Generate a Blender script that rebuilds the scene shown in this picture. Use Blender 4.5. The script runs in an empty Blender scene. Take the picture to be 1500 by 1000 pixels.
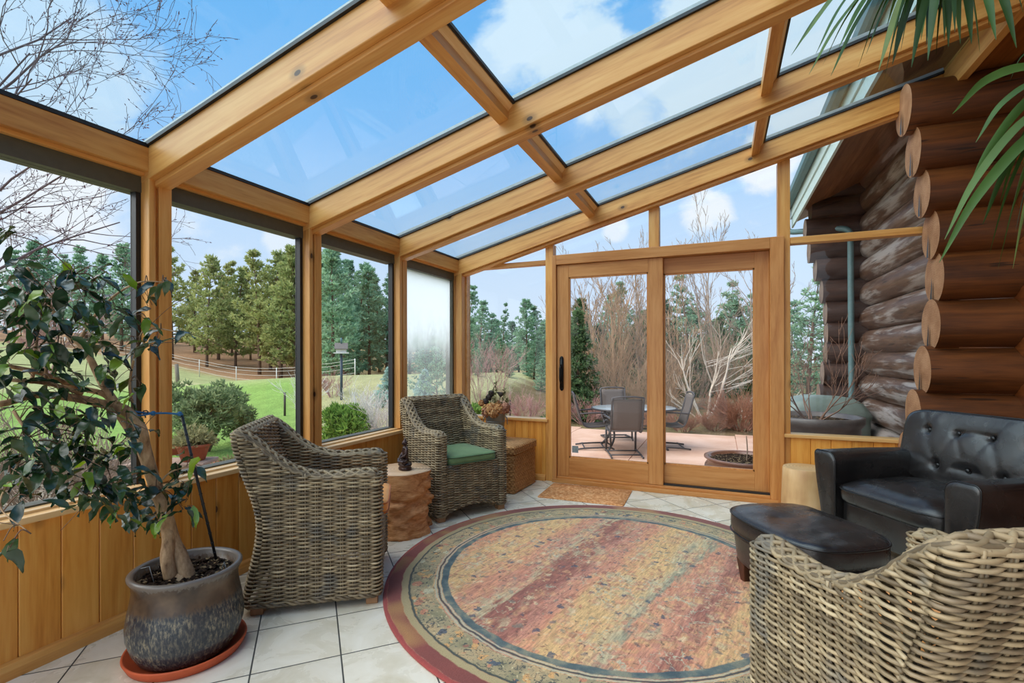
import bpy, math, random
from math import pi, sin, cos, sqrt, atan2, radians, exp
from mathutils import Vector, Matrix, Euler, noise as mnoise

COL = bpy.context.scene.collection
# ---------------------------------------------------------------- camera model (metres, Z up)
FPX, YAW, CYP, EYE = 724.83, 0.3986, 521.43, 1.2008
CC, SS = cos(YAW), sin(YAW)
def cam(u, v, d):
    """world point seen at photo pixel (u, v) at depth d metres in front of the camera"""
    l = (u-750.0)/FPX*d
    return Vector((CC*l-SS*d, SS*l+CC*d, EYE-(v-CYP)/FPX*d))
def flat(u, d):
    l = (u-750.0)/FPX*d
    return CC*l-SS*d, SS*l+CC*d

# ---------------------------------------------------------------- helpers
def V(*a): return Vector(a)
def lerp(a, b, t): return a+(b-a)*t
def sstep(a, b, x):
    t = min(1.0, max(0.0, (x-a)/(b-a))); return t*t*(3-2*t)
def interp(tab, x):
    if x <= tab[0][0]: return tab[0][1]
    for (x0, y0), (x1, y1) in zip(tab, tab[1:]):
        if x <= x1:
            return y0+(y1-y0)*(x-x0)/(x1-x0)
    return tab[-1][1]
def sinterp(tab, x):
    if x <= tab[0][0]: return tab[0][1]
    for (x0, y0), (x1, y1) in zip(tab, tab[1:]):
        if x <= x1:
            t = (x-x0)/(x1-x0); t = t*t*(3-2*t)
            return y0+(y1-y0)*t
    return tab[-1][1]
def catmull(pts, n):
    P = [Vector(p) for p in pts]
    P = [P[0]*2-P[1]]+P+[P[-1]*2-P[-2]]
    out = []
    for i in range(1, len(P)-2):
        for k in range(n):
            t = k/n
            a, b, c, d = P[i-1], P[i], P[i+1], P[i+2]
            out.append(0.5*((2*b)+(c-a)*t+(2*a-5*b+4*c-d)*t*t+(3*b-a-3*c+d)*t*t*t))
    out.append(P[-2].copy())
    return out

class MB:
    def __init__(s):
        s.v = []; s.f = []; s.m = []; s.cur = 0
    def add(s, vs, fs):
        b = len(s.v); s.v.extend(tuple(p) for p in vs)
        for f in fs:
            s.f.append(tuple(b+i for i in f)); s.m.append(s.cur)
    def box(s, x0, x1, y0, y1, z0, z1, M=None):
        vs = [V(x, y, z) for z in (z0, z1) for y in (y0, y1) for x in (x0, x1)]
        if M: vs = [M @ p for p in vs]
        s.add(vs, [(0, 2, 3, 1), (4, 5, 7, 6), (0, 1, 5, 4), (2, 6, 7, 3), (0, 4, 6, 2), (1, 3, 7, 5)])
    def prism(s, poly, a, b):
        """poly: list of points (Vector); a, b offset vectors of both caps"""
        n = len(poly); vs = [Vector(p)+a for p in poly]+[Vector(p)+b for p in poly]
        s.add(vs, [tuple(range(n))[::-1], tuple(range(n, 2*n))]+[(i, (i+1) % n, n+(i+1) % n, n+i) for i in range(n)])
    def tube(s, pts, r, n=6, cap=True, closed=False):
        P = [Vector(p) for p in pts]
        L = len(P)
        if L < 2: return
        rr = r if isinstance(r, (list, tuple)) else [r]*L
        T = []
        for i in range(L):
            if closed: t = P[(i+1) % L]-P[i-1]
            else: t = P[min(i+1, L-1)]-P[max(i-1, 0)]
            T.append(t.normalized() if t.length > 1e-9 else V(0, 0, 1))
        t0 = T[0]
        nrm = t0.cross(V(0, 0, 1))
        if nrm.length < 1e-3: nrm = t0.cross(V(1, 0, 0))
        nrm.normalize()
        vs = []
        for i in range(L):
            t = T[i]
            nrm = (nrm-t*nrm.dot(t))
            if nrm.length < 1e-6: nrm = t.orthogonal()
            nrm.normalize(); bi = t.cross(nrm)
            for k in range(n):
                a = 2*pi*k/n
                vs.append(P[i]+(nrm*cos(a)+bi*sin(a))*rr[i])
        fs = []
        for i in range(L if closed else L-1):
            j = (i+1) % L
            for k in range(n):
                k2 = (k+1) % n
                fs.append((i*n+k, i*n+k2, j*n+k2, j*n+k))
        if cap and not closed:
            fs.append(tuple(range(n))[::-1]); fs.append(tuple(range((L-1)*n, L*n)))
        s.add(vs, fs)
    def lathe(s, prof, n=32, c=(0, 0, 0), squash=1.0, cap=True, fn=None):
        vs = []; fs = []
        for i, (r, z) in enumerate(prof):
            for k in range(n):
                a = 2*pi*k/n
                p = V(r*cos(a), r*sin(a)*squash, z)
                if fn: p = fn(p, a, i)
                vs.append(p+Vector(c))
        for i in range(len(prof)-1):
            for k in range(n):
                k2 = (k+1) % n
                fs.append((i*n+k, i*n+k2, (i+1)*n+k2, (i+1)*n+k))
        if cap:
            fs.append(tuple(range(n))[::-1]); fs.append(tuple(range((len(prof)-1)*n, len(prof)*n)))
        s.add(vs, fs)
    def grid(s, fn, nu, nv, cu=False):
        vs = [fn(i/nu, j/nv) for j in range(nv+1) for i in range(nu if cu else nu+1)]
        w = nu if cu else nu+1
        fs = []
        for j in range(nv):
            for i in range(nu):
                i2 = (i+1) % w
                fs.append((j*w+i, j*w+i2, (j+1)*w+i2, (j+1)*w+i))
        s.add(vs, fs)
    def ball(s, c, r, nu=12, nv=8, M=None):
        c = Vector(c); rx, ry, rz = r if isinstance(r, (list, tuple)) else (r, r, r)
        vs = []; fs = []
        for j in range(1, nv):
            t = pi*j/nv
            for i in range(nu):
                a = 2*pi*i/nu
                p = V(rx*sin(t)*cos(a), ry*sin(t)*sin(a), rz*cos(t))
                vs.append(c+(M @ p if M else p))
        for j in range(nv-2):
            for i in range(nu):
                i2 = (i+1) % nu
                fs.append((j*nu+i, (j+1)*nu+i, (j+1)*nu+i2, j*nu+i2))
        top = V(0, 0, rz); bot = V(0, 0, -rz)
        vs.append(c+(M @ top if M else top)); vs.append(c+(M @ bot if M else bot))
        t, b = len(vs)-2, len(vs)-1
        for i in range(nu):
            i2 = (i+1) % nu
            fs.append((t, i, i2)); fs.append((b, (nv-2)*nu+i2, (nv-2)*nu+i))
        s.add(vs, fs)
    def mesh(s, name, mats, smooth=True):
        me = bpy.data.meshes.new(name)
        me.from_pydata(s.v, [], s.f)
        mats = mats if isinstance(mats, (list, tuple)) else [mats]
        for m in mats: me.materials.append(m)
        if len(mats) > 1: me.polygons.foreach_set('material_index', s.m)
        me.polygons.foreach_set('use_smooth', [bool(smooth)]*len(s.f))
        me.update(); return me
    def build(s, name, mats, parent=None, smooth=True, bevel=0.0, sharp=None, subsurf=0):
        o = bpy.data.objects.new(name, s.mesh(name, mats, smooth))
        COL.objects.link(o)
        if parent: o.parent = parent
        if bevel:
            b = o.modifiers.new('b', 'BEVEL'); b.width = bevel; b.segments = 2; b.limit_method = 'ANGLE'
        if subsurf:
            u = o.modifiers.new('s', 'SUBSURF'); u.levels = u.render_levels = subsurf
        if sharp: o.data.set_sharp_from_angle(angle=radians(sharp))
        return o

def tag(o, label=None, cat=None, group=None, kind=None):
    if label: o['label'] = label
    if cat: o['category'] = cat
    if group: o['group'] = group
    if kind: o['kind'] = kind
    return o
def empty(name, loc=(0, 0, 0), rz=0.0, label=None, cat=None, group=None):
    o = bpy.data.objects.new(name, None); COL.objects.link(o)
    o.location = loc; o.rotation_euler = (0, 0, rz); o.empty_display_size = 0.1
    return tag(o, label, cat, group)
def kids(o): return [c for c in bpy.data.objects if c.parent == o]
def copy_tree(o, parent=None, ch=None):
    c = o.copy(); COL.objects.link(c)
    if parent: c.parent = parent
    for k in (ch if ch is not None else kids(o)): copy_tree(k, c)
    return c
def struct(o, label, cat): return tag(o, label, cat, None, 'structure')

# ---------------------------------------------------------------- materials
def lin(c):
    def f(x):
        x /= 255.0
        return x/12.92 if x <= 0.04045 else ((x+0.055)/1.055)**2.4
    return (f(c[0]), f(c[1]), f(c[2]), 1.0)
class NT:
    def __init__(s, name):
        s.mat = bpy.data.materials.new(name); s.mat.use_nodes = True
        s.t = s.mat.node_tree; s.t.nodes.clear()
        s.out = s.n('ShaderNodeOutputMaterial')
    def n(s, ty, **kw):
        nd = s.t.nodes.new(ty)
        for k, v in kw.items(): setattr(nd, k, v)
        return nd
    def l(s, a, b): s.t.links.new(a, b)
    def set(s, sock, v):
        if hasattr(v, 'is_linked') or isinstance(v, bpy.types.NodeSocket): s.l(v, sock)
        else: sock.default_value = v
    def math(s, op, a, b=None, c=None, clamp=False):
        nd = s.n('ShaderNodeMath', operation=op, use_clamp=clamp)
        s.set(nd.inputs[0], a)
        if b is not None: s.set(nd.inputs[1], b)
        if c is not None: s.set(nd.inputs[2], c)
        return nd.outputs[0]
    def vmath(s, op, a, b=None):
        nd = s.n('ShaderNodeVectorMath', operation=op)
        s.set(nd.inputs[0], a)
        if b is not None: s.set(nd.inputs[1], b)
        return nd.outputs['Value' if op in ('DOT_PRODUCT', 'LENGTH') else 'Vector']
    def coord(s, which='Object'): return s.n('ShaderNodeTexCoord').outputs[which]
    def mapping(s, vec, scale=(1, 1, 1), rot=(0, 0, 0), loc=(0, 0, 0)):
        nd = s.n('ShaderNodeMapping'); s.l(vec, nd.inputs[0])
        nd.inputs['Scale'].default_value = scale; nd.inputs['Rotation'].default_value = rot; nd.inputs['Location'].default_value = loc
        return nd.outputs[0]
    def noise(s, vec, scale=5, detail=4, rough=0.55, dist=0.0):
        nd = s.n('ShaderNodeTexNoise'); s.l(vec, nd.inputs['Vector'])
        nd.inputs['Scale'].default_value = scale; nd.inputs['Detail'].default_value = detail
        nd.inputs['Roughness'].default_value = rough; nd.inputs['Distortion'].default_value = dist
        return nd.outputs
    def voro(s, vec, scale=5, feature='F1', rnd=1.0):
        nd = s.n('ShaderNodeTexVoronoi', feature=feature); s.l(vec, nd.inputs['Vector'])
        nd.inputs['Scale'].default_value = scale; nd.inputs['Randomness'].default_value = rnd
        return nd.outputs
    def ramp(s, fac, stops, interp='LINEAR'):
        nd = s.n('ShaderNodeValToRGB'); s.set(nd.inputs[0], fac)
        cr = nd.color_ramp; cr.interpolation = interp
        while len(cr.elements) > 1: cr.elements.remove(cr.elements[-1])
        for i, (p, c) in enumerate(stops):
            e = cr.elements[0] if i == 0 else cr.elements.new(p)
            e.position = p; e.color = c if len(c) == 4 else lin(c)
        return nd.outputs[0]
    def mix(s, fac, a, b, mode='MIX'):
        nd = s.n('ShaderNodeMix', data_type='RGBA', blend_type=mode)
        s.set(nd.inputs[0], fac); s.set(nd.inputs[6], a); s.set(nd.inputs[7], b)
        return nd.outputs[2]
    def maprange(s, x, a, b, c=0.0, d=1.0, smooth=True):
        nd = s.n('ShaderNodeMapRange', interpolation_type='SMOOTHSTEP' if smooth else 'LINEAR')
        s.set(nd.inputs[0], x); nd.inputs[1].default_value = a; nd.inputs[2].default_value = b
        nd.inputs[3].default_value = c; nd.inputs[4].default_value = d
        return nd.outputs[0]
    def hsv(s, col, h=0.5, sa=1.0, v=1.0):
        nd = s.n('ShaderNodeHueSaturation'); s.set(nd.inputs['Color'], col)
        s.set(nd.inputs['Hue'], h); s.set(nd.inputs['Saturation'], sa); s.set(nd.inputs['Value'], v)
        return nd.outputs[0]
    def island(s): return s.n('ShaderNodeNewGeometry').outputs['Random Per Island']
    def objrand(s): return s.n('ShaderNodeObjectInfo').outputs['Random']
    def bump(s, h, strength=0.3, dist=0.01):
        nd = s.n('ShaderNodeBump'); s.set(nd.inputs['Height'], h)
        nd.inputs['Strength'].default_value = strength; nd.inputs['Distance'].default_value = dist
        return nd.outputs[0]
    def bsdf(s, col, rough=0.5, spec=0.5, normal=None, metal=0.0, coat=0.0, sheen=0.0, sub=0.0):
        b = s.n('ShaderNodeBsdfPrincipled')
        s.set(b.inputs['Base Color'], col); s.set(b.inputs['Roughness'], rough)
        b.inputs['Specular IOR Level'].default_value = spec; b.inputs['Metallic'].default_value = metal
        b.inputs['Coat Weight'].default_value = coat; b.inputs['Coat Roughness'].default_value = 0.15
        b.inputs['Sheen Weight'].default_value = sheen
        if normal is not None: s.l(normal, b.inputs['Normal'])
        s.l(b.outputs[0], s.out.inputs[0]); return b

def m_plain(name, c, rough=0.5, spec=0.5, metal=0.0, var=0.08, nscale=30, bump=0.0, coat=0.0):
    t = NT(name); co = t.coord()
    n = t.noise(co, nscale, 3)
    col = t.hsv(lin(c), v=t.maprange(n[0], 0.25, 0.75, 1-var, 1+var))
    nm = t.bump(n[0], bump, 0.004) if bump else None
    t.bsdf(col, rough, spec, nm, metal, coat); return t.mat

def m_wood(name, light, mid, dark, axis='z', rough=0.42, knots=0.0, tilt=0.0, var=0.12, grain=1.0, island=True):
    t = NT(name); co = t.coord()
    r = t.math('MULTIPLY', t.math('ADD', t.objrand(), t.island() if island else 0.0), 37.0)
    off = t.n('ShaderNodeCombineXYZ')
    for i in range(3): t.l(r, off.inputs[i])
    sc = {'x': (0.07, 1, 1), 'y': (1, 0.07, 1), 'z': (1, 1, 0.07)}[axis]
    rc = t.mapping(co, (1, 1, 1), (0, tilt, 0))
    p = t.vmath('ADD', t.mapping(rc, sc), off.outputs[0])
    warp = t.noise(p, 3.0, 2)
    p2 = t.vmath('ADD', p, t.vmath('SCALE', warp[1]))
    p2.node.inputs[1].links[0].from_node.inputs['Scale'].default_value = 0.12
    n1 = t.noise(p2, 26*grain, 3, 0.6); n2 = t.noise(p2, 120*grain, 2, 0.6); n3 = t.noise(p2, 6*grain, 2)
    g = t.math('ADD', t.math('MULTIPLY', n1[0], 0.6), t.math('ADD', t.math('MULTIPLY', n2[0], 0.18), t.math('MULTIPLY', n3[0], 0.3)))
    col = t.ramp(g, [(0.36, dark), (0.52, mid), (0.70, light)])
    if knots:
        sx_ = t.n('ShaderNodeSeparateXYZ'); t.l(t.vmath('ADD', rc, off.outputs[0]), sx_.inputs[0])
        i0, (i1, i2) = {'x': (0, (1, 2)), 'y': (1, (0, 2)), 'z': (2, (0, 1))}[axis]
        cb = t.n('ShaderNodeCombineXYZ'); t.l(t.math('ADD', sx_.outputs[i1], sx_.outputs[i2]), cb.inputs[0]); t.l(t.math('MULTIPLY', sx_.outputs[i0], 0.62), cb.inputs[1])
        vo = t.voro(cb.outputs[0], 5.5); vo[0].node.voronoi_dimensions = '2D'
        pick = t.math('GREATER_THAN', t.n('ShaderNodeSeparateColor').outputs[0], 1-knots)
        t.l(vo[1], pick.node.inputs[0].links[0].from_node.inputs[0])
        ring = t.maprange(vo[0], 0.045, 0.085, 1, 0)
        ring2 = t.maprange(vo[0], 0.07, 0.20, 0.40, 0)
        k = t.math('MULTIPLY', t.math('MAXIMUM', ring, ring2), pick)
        col = t.mix(k, col, lin(tuple(c*0.42 for c in dark)))
    col = t.hsv(col, v=t.maprange(t.island() if island else t.objrand(), 0, 1, 1-var, 1+var, False))
    t.bsdf(col, rough, 0.5, t.bump(g, 0.08, 0.003)); return t.mat

def m_glass(name, tint, refl=0.9, haze=None):
    t = NT(name)
    tr = t.n('ShaderNodeBsdfTransparent'); tr.inputs[0].default_value = tint
    gl = t.n('ShaderNodeBsdfGlossy'); gl.inputs['Roughness'].default_value = 0.0; gl.inputs[0].default_value = (refl, refl, refl, 1)
    lw = t.n('ShaderNodeLayerWeight'); lw.inputs[0].default_value = 0.5
    fc = t.math('MULTIPLY_ADD', t.math('POWER', lw.outputs['Facing'], 4.0), 0.55, 0.022, True)
    mx = t.n('ShaderNodeMixShader'); t.l(fc, mx.inputs[0]); t.l(tr.outputs[0], mx.inputs[1]); t.l(gl.outputs[0], mx.inputs[2])
    o = mx.outputs[0]
    if haze: 
        fac, colr = haze(t)
        df = t.n('ShaderNodeBsdfTranslucent'); df.inputs[0].default_value = colr
        m2 = t.n('ShaderNodeMixShader'); t.set(m2.inputs[0], fac); t.l(o, m2.inputs[1]); t.l(df.outputs[0], m2.inputs[2])
        o = m2.outputs[0]
    t.l(o, t.out.inputs[0]); return t.mat

PINE = ((226, 172, 100), (212, 150, 76), (180, 112, 48))
M = {}
M['pine_x'] = m_wood('honey_pine_rafter', *PINE, 'x', knots=0.16, tilt=0.254, island=False)
M['pine_y'] = m_wood('honey_pine_beam', *PINE, 'y', knots=0.16)
M['pine_xf'] = m_wood('honey_pine_rail', *PINE, 'x', knots=0.06)
M['pine_z'] = m_wood('honey_pine_post', *PINE, 'z', knots=0.14, island=False)
M['panel'] = m_wood('knotty_pine_panelling', (238, 176, 88), (226, 154, 66), (200, 122, 42), 'z', knots=0.26, rough=0.38)
M['sill'] = m_wood('pale_pine_sill', (240, 208, 158), (228, 186, 128), (206, 156, 96), 'y', rough=0.3)
M['sill_x'] = m_wood('pale_pine_ledge', (236, 190, 128), (222, 166, 98), (196, 134, 68), 'x', rough=0.3)
M['fir_z'] = m_wood('door_fir_upright', (206, 146, 84), (192, 128, 66), (172, 106, 48), 'z', grain=1.6, rough=0.4)
M['fir_x'] = m_wood('door_fir_rail', (206, 146, 84), (192, 128, 66), (172, 106, 48), 'x', grain=1.2, rough=0.4)
M['bronze'] = m_plain('bronze_window_frame', (82, 78, 62), 0.5)
M['gasket'] = m_plain('black_gasket', (22, 24, 26), 0.45)
M['alu'] = m_plain('grey_spacer', (150, 156, 156), 0.35, metal=0.3)
M['glass_roof'] = m_glass('roof_glass', (0.84, 0.94, 0.985, 1))
M['glass'] = m_glass('window_glass', (0.975, 0.988, 0.985, 1), 0.7)
M['glass_door'] = m_glass('door_glass', (0.97, 0.975, 0.975, 1), 0.5)
def _hz(t):
    co = t.coord()
    n = t.noise(t.mapping(co, (1, 1, 0.5)), 5, 4)
    s = t.n('ShaderNodeSeparateXYZ'); t.l(co, s.inputs[0])
    z = t.math('ADD', s.outputs[2], t.math('MULTIPLY', n[0], 0.45))
    f = t.math('MULTIPLY', t.maprange(z, 0.72, 1.25, 0.10, 0.84), t.maprange(z, 2.0, 2.28, 1, 0.25))
    return f, (0.86, 0.92, 0.96, 1)
M['glass_fog'] = m_glass('fogged_window_glass', (0.95, 0.975, 0.97, 1), 0.6, _hz)
M['black_metal'] = m_plain('black_metal', (24, 22, 22), 0.4, metal=0.6)
M['teal'] = m_plain('teal_painted_metal', (84, 116, 120), 0.45)
M['teal_pale'] = m_plain('pale_teal_fascia', (196, 216, 212), 0.5)
# ================================================================ the sunroom shell
XL, D = -2.46, 4.53
YS = [-0.48, 0.494, 1.4736, 2.4548, 3.4374, 4.4435]      # near faces of rafters / posts
RW = 0.105
def zr(x): return 2.1855+0.26*(x-XL)                      # rafter top / glass line
XR = 1.47

# ---- floor tiles, laid diagonally
def m_tile():
    t = NT('cream_floor_tile'); co = t.coord()
    p = t.mapping(co, (1, 1, 1), (0, 0, radians(45)))
    s = t.n('ShaderNodeSeparateXYZ'); t.l(p, s.inputs[0])
    # rotated axes: u=(x-y)/sqrt2 , v=(x+y)/sqrt2
    T = 0.3255
    def ax(o, shift):
        q = t.math('DIVIDE', t.math('ADD', o, shift), T)
        fr = t.math('FRACT', q); fl = t.math('FLOOR', q)
        e = t.math('ABSOLUTE', t.math('SUBTRACT', fr, 0.5))
        return e, fl
    eu, fu = ax(s.outputs[0], (2.977/1.41421)+20*T)
    ev, fv = ax(s.outputs[1], (-0.158/1.41421)+20*T)
    e = t.math('MAXIMUM', eu, ev)
    grout = t.maprange(e, 0.488, 0.4935, 0, 1)
    cell = t.n('ShaderNodeCombineXYZ'); t.l(fu, cell.inputs[0]); t.l(fv, cell.inputs[1])
    wn = t.n('ShaderNodeTexWhiteNoise'); t.l(cell.outputs[0], wn.inputs[0])
    n = t.noise(t.vmath('ADD', co, t.vmath('SCALE', wn.outputs[1])), 5, 5, 0.6, 0.6)
    col = t.ramp(n[0], [(0.3, (202, 192, 166)), (0.5, (222, 214, 194)), (0.7, (234, 228, 212))])
    col = t.hsv(col, v=t.maprange(wn.outputs[0], 0, 1, 0.93, 1.04, False))
    col = t.mix(grout, col, lin((62, 62, 58)))
    h = t.math('SUBTRACT', t.math('MULTIPLY', n[0], 0.15), grout)
    rough = t.math('ADD', t.math('MULTIPLY', grout, 0.4), t.maprange(n[0], 0.3, 0.7, 0.22, 0.34))
    t.bsdf(col, rough, 0.5, t.bump(h, 0.25, 0.004)); return t.mat
m = MB(); m.box(-2.50, 1.86, -1.5, 4.56, -0.10, 0.0)
struct(m.build('floor', m_tile(), smooth=False), 'cream stone tile floor laid diagonally with dark grout', 'floor')

# ---- left half-wall of vertical boards, its sill and baseboard
def board_wall(name, axis, a0, a1, plane, thick, z0, z1, w, mat, inward, label, start=None):
    m = MB(); a = a0 if start is None else start
    while a < a1-1e-4:
        b = min(a+w, a1); s = max(a, a0); g = 0.0008; c = 0.0032
        # chamfered board face: polygon in plan
        if inward > 0: pl = [(s+g, plane-thick), (s+g, plane-c), (s+g+c, plane), (b-g-c, plane), (b-g, plane-c), (b-g, plane-thick)]
        else: pl = [(s+g, plane+thick), (s+g, plane+c), (s+g+c, plane), (b-g-c, plane), (b-g, plane+c), (b-g, plane+thick)]
        if axis == 'y': pts = [V(p, q, 0) for q, p in pl]
        else: pts = [V(q, p, 0) for q, p in pl]
        m.prism(pts, V(0, 0, z0), V(0, 0, z1))
        a = b
    if axis == 'y': m.box(plane-inward*(thick+0.06), plane-inward*(thick-0.004), a0, a1, z0, z1)
    else: m.box(a0, a1, plane-inward*(thick+0.06), plane-inward*(thick-0.004), z0, z1)
    return struct(m.build(name, mat, smooth=False), label, 'wall')
board_wall('wall_left', 'y', -1.5, 4.53, XL, 0.02, 0.0, 0.575, 0.1335, M['panel'], 1, 'low wall of knotty pine boards under the long row of windows', start=-1.532)
m = MB(); m.box(-2.60, -2.478, -1.5, D, 0.585, 0.603); m.box(-2.52, -2.428, -1.5, D, 0.566, 0.592)
struct(m.build('trim_1', M['sill'], smooth=False, bevel=0.004), 'pale pine sill running below the left windows', 'window sill')
m = MB(); m.prism([V(XL, 0, 0), V(XL+0.026, 0, 0), V(XL+0.026, 0, 0.036), V(XL+0.018, 0, 0.054), V(XL, 0, 0.062)], V(0, -1.5, 0), V(0, D, 0))
struct(m.build('baseboard_left', M['pine_y'], smooth=False), 'pine baseboard along the low left wall', 'baseboard')

# ---- posts of the left wall
for i, y in enumerate(YS[:-1]):
    m = MB()
    m.box(-2.57, XL, y, y+0.030, 0.60, zr(XL)-0.03)
    m.box(-2.57, XL-0.016, y+0.030, y+0.046, 0.60, zr(XL)-0.03)
    m.box(-2.57, XL, y+0.046, y+RW, 0.60, zr(XL)-0.03)
    struct(m.build('trim_%d' % (2+i), M['pine_z'], smooth=False, bevel=0.003),
           ['pine post near the camera end of the left windows', 'pine post beside the camera in the left windows', 'pine post right behind the potted fig tree', 'pine post between the mugo pine window and the bird feeder window', 'pine post between the bird feeder window and the fogged window'][i], 'post')
m = MB(); m.box(-2.57, -2.503, YS[5], 4.63, 0.0, zr(XL)-0.03); m.box(-2.503, -2.492, YS[5]+0.006, 4.63, 0.0, zr(XL)-0.03); m.box(-2.492, -2.425, YS[5]+0.0, 4.63, 0.0, zr(XL)-0.03)
struct(m.build('trim_7', M['pine_z'], smooth=False, bevel=0.003), 'pine corner post where the window rows meet', 'post')
# eave beam
for i in range(len(YS)-1):
    m = MB(); m.box(-2.57, XL, YS[i]+RW, YS[i+1], 2.066, 2.178); m.box(-2.57, XL-0.03, YS[i]+RW, YS[i+1], 2.05, 2.068)
    struct(m.build('trim_%d' % (10+i), M['pine_y'], smooth=False, bevel=0.003), 'pine eave beam over left window number %s from the camera end' % ['one', 'two', 'three', 'four', 'five'][i], 'beam')

# ---- left windows: bronze frame and pane
for i in range(len(YS)-1):
    a, b = YS[i]+RW, YS[i+1]
    if i == 0: a = -0.375
    root = empty('window_%d' % (i+1), (-2.55, (a+b)/2, 0.60))
    struct(root, 'left window', 'window')
    root['label'] = ['left window nearest the camera end', 'large left window behind the potted fig tree', 'left window with a big mugo pine outside', 'left window with the bird feeder outside', 'fogged narrow-looking left window in the far corner'][i]
    hy = (b-a)/2
    f = MB()
    f.box(-0.05, 0.035, -hy, hy, 1.375, 1.475)               # head
    jx = -0.05 if i == 4 else -0.012
    f.box(-0.05, 0.02, -hy, hy, 0.0, 0.010)
    f.build('head_frame', M['bronze'], root, smooth=False)
    for ja, jb in ((-hy, -hy+0.012), (hy-0.022, hy)):
        f = MB(); f.box(jx, 0.030, ja, jb, 0.0, 1.375); f.build('jamb', M['bronze'] if i == 4 else M['gasket'], root, smooth=False)
    g = MB(); g.box(-0.006, 0.0, -hy+0.012, hy-0.022, 0.01, 1.375)
    g.build('pane', M['glass_fog'] if i == 4 else M['glass'], root, smooth=False)

# ---- rafters (slope up to the house) with black gaskets on top
RL = ['pine roof rafter above the camera', 'pine roof rafter nearest overhead', 'large pine roof rafter crossing the upper left', 'second pine roof rafter, meeting the post left of the middle', 'third pine roof rafter, next to the gable', 'pine gable rafter over the glass doors']
tn = 20
for i, y in enumerate(YS):
    if i == 0: continue
    m = MB()
    def raf(y0, y1, d0, d1, x0=-2.57, x1=XR):
        m.prism([V(x0, 0, zr(x0)-d0), V(x1, 0, zr(x1)-d0), V(x1, 0, zr(x1)-d1), V(x0, 0, zr(x0)-d1)], V(0, y0, 0), V(0, y1, 0))
    raf(y-0.0015, y+RW+0.0015, 0.0, 0.152)
    raf(y+0.028, y+RW-0.004, 0.152, 0.176)
    struct(m.build('trim_%d' % tn, M['pine_x'], smooth=False, bevel=0.004), RL[i], 'rafter'); tn += 1
    m = MB()
    raf(y-0.015, y+RW+0.015, -0.016, 0.001, -2.56, XR); 
    struct(m.build('trim_%d' % tn, M['gasket'], smooth=False), 'black glazing gasket on top of the '+RL[i], 'gasket'); tn += 1
    m = MB(); raf(y+0.002, y+RW-0.002, -0.044, -0.016, -2.56, XR)
    struct(m.build('trim_%d' % tn, M['alu'], smooth=False), 'grey metal glazing cap over the '+RL[i], 'glazing bar'); tn += 1
# purlins between rafters
for (xa, xb, nm) in ((-1.110, -1.052, 'lower'), (0.235, 0.293, 'upper')):
    for i in range(1, len(YS)-1):
        if nm == 'upper' and i < 2: continue
        m = MB(); y0, y1 = YS[i]+RW, YS[i+1]
        d = 0.075
        m.prism([V(xa, 0, zr(xa)-0.002), V(xb, 0, zr(xb)-0.002), V(xb, 0, zr(xb)-d), V(xa, 0, zr(xa)-d)], V(0, y0, 0), V(0, y1, 0))
        m.cur = 1
        m.prism([V(xb+0.026, 0, zr(xb)+0.016), V(xb+0.040, 0, zr(xb+0.016)+0.014), V(xb+0.040, 0, zr(xb)+0.004), V(xb+0.026, 0, zr(xb)+0.002)], V(0, y0, 0), V(0, y1, 0))
        m.cur = 2
        m.prism([V(xb, 0, zr(xb)+0.005), V(xb+0.026, 0, zr(xb)+0.012), V(xb+0.026, 0, zr(xb)-0.004), V(xb, 0, zr(xb)-0.030)], V(0, y0, 0), V(0, y1, 0))
        struct(m.build('trim_%d' % tn, [M['pine_y'], M['gasket'], M['sill']], smooth=False), '%s pine purlin in roof bay %s from the camera' % (nm, ['zero', 'one', 'two', 'three', 'four'][i]), 'purlin'); tn += 1
# roof panes
wn = 6
for i in range(1, len(YS)-1):
    y0, y1 = YS[i]+RW-0.01, YS[i+1]+0.01
    m = MB()
    m.prism([V(-2.56, 0, zr(-2.56)+0.006), V(XR, 0, zr(XR)+0.006), V(XR, 0, zr(XR)+0.013), V(-2.56, 0, zr(-2.56)+0.013)], V(0, y0, 0), V(0, y1, 0))
    struct(m.build('window_%d' % wn, M['glass_roof'], smooth=False), 'blue-tinted roof glass in bay %s from the camera' % ['zero', 'one', 'two', 'three', 'four'][i], 'roof window'); wn += 1
    m = MB()
    m.prism([V(-2.56, 0, zr(-2.56)+0.006), V(-2.53, 0, zr(-2.53)+0.006), V(-2.53, 0, zr(-2.53)-0.02), V(-2.56, 0, zr(-2.56)-0.02)], V(0, y0, 0), V(0, y1, 0))
    m.box(-2.50, XL+0.004, y0+0.01, y1-0.01, 2.178, 2.195)
    struct(m.build('trim_%d' % tn, M['gasket'], smooth=False), 'black gasket at the eave of roof bay %s' % ['zero', 'one', 'two', 'three', 'four'][i], 'gasket'); tn += 1
# ledger at the top of the roof and boarded soffit to the log wall
m = MB(); m.prism([V(XR, 0, zr(XR)+0.03), V(XR+0.05, 0, zr(XR)+0.05), V(XR+0.05, 0, zr(XR)-0.17), V(XR, 0, zr(XR)-0.17)], V(0, -1.5, 0), V(0, 4.50, 0))
struct(m.build('trim_%d' % tn, M['pine_y'], smooth=False, bevel=0.003), 'golden pine ledger board at the top of the glass roof', 'ledger board'); tn += 1
m = MB()
for k in range(4):
    x0 = XR+0.05+k*0.095; m.box(x0+0.002, x0+0.092, -1.5, 4.50, 3.11+k*0.012, 3.13+k*0.012)
struct(m.build('ceiling', m_wood('soffit_board', (176, 106, 48), (150, 84, 32), (118, 62, 22), 'y', knots=0.05), smooth=False), 'narrow boarded soffit between the ledger and the log wall', 'ceiling')

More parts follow.
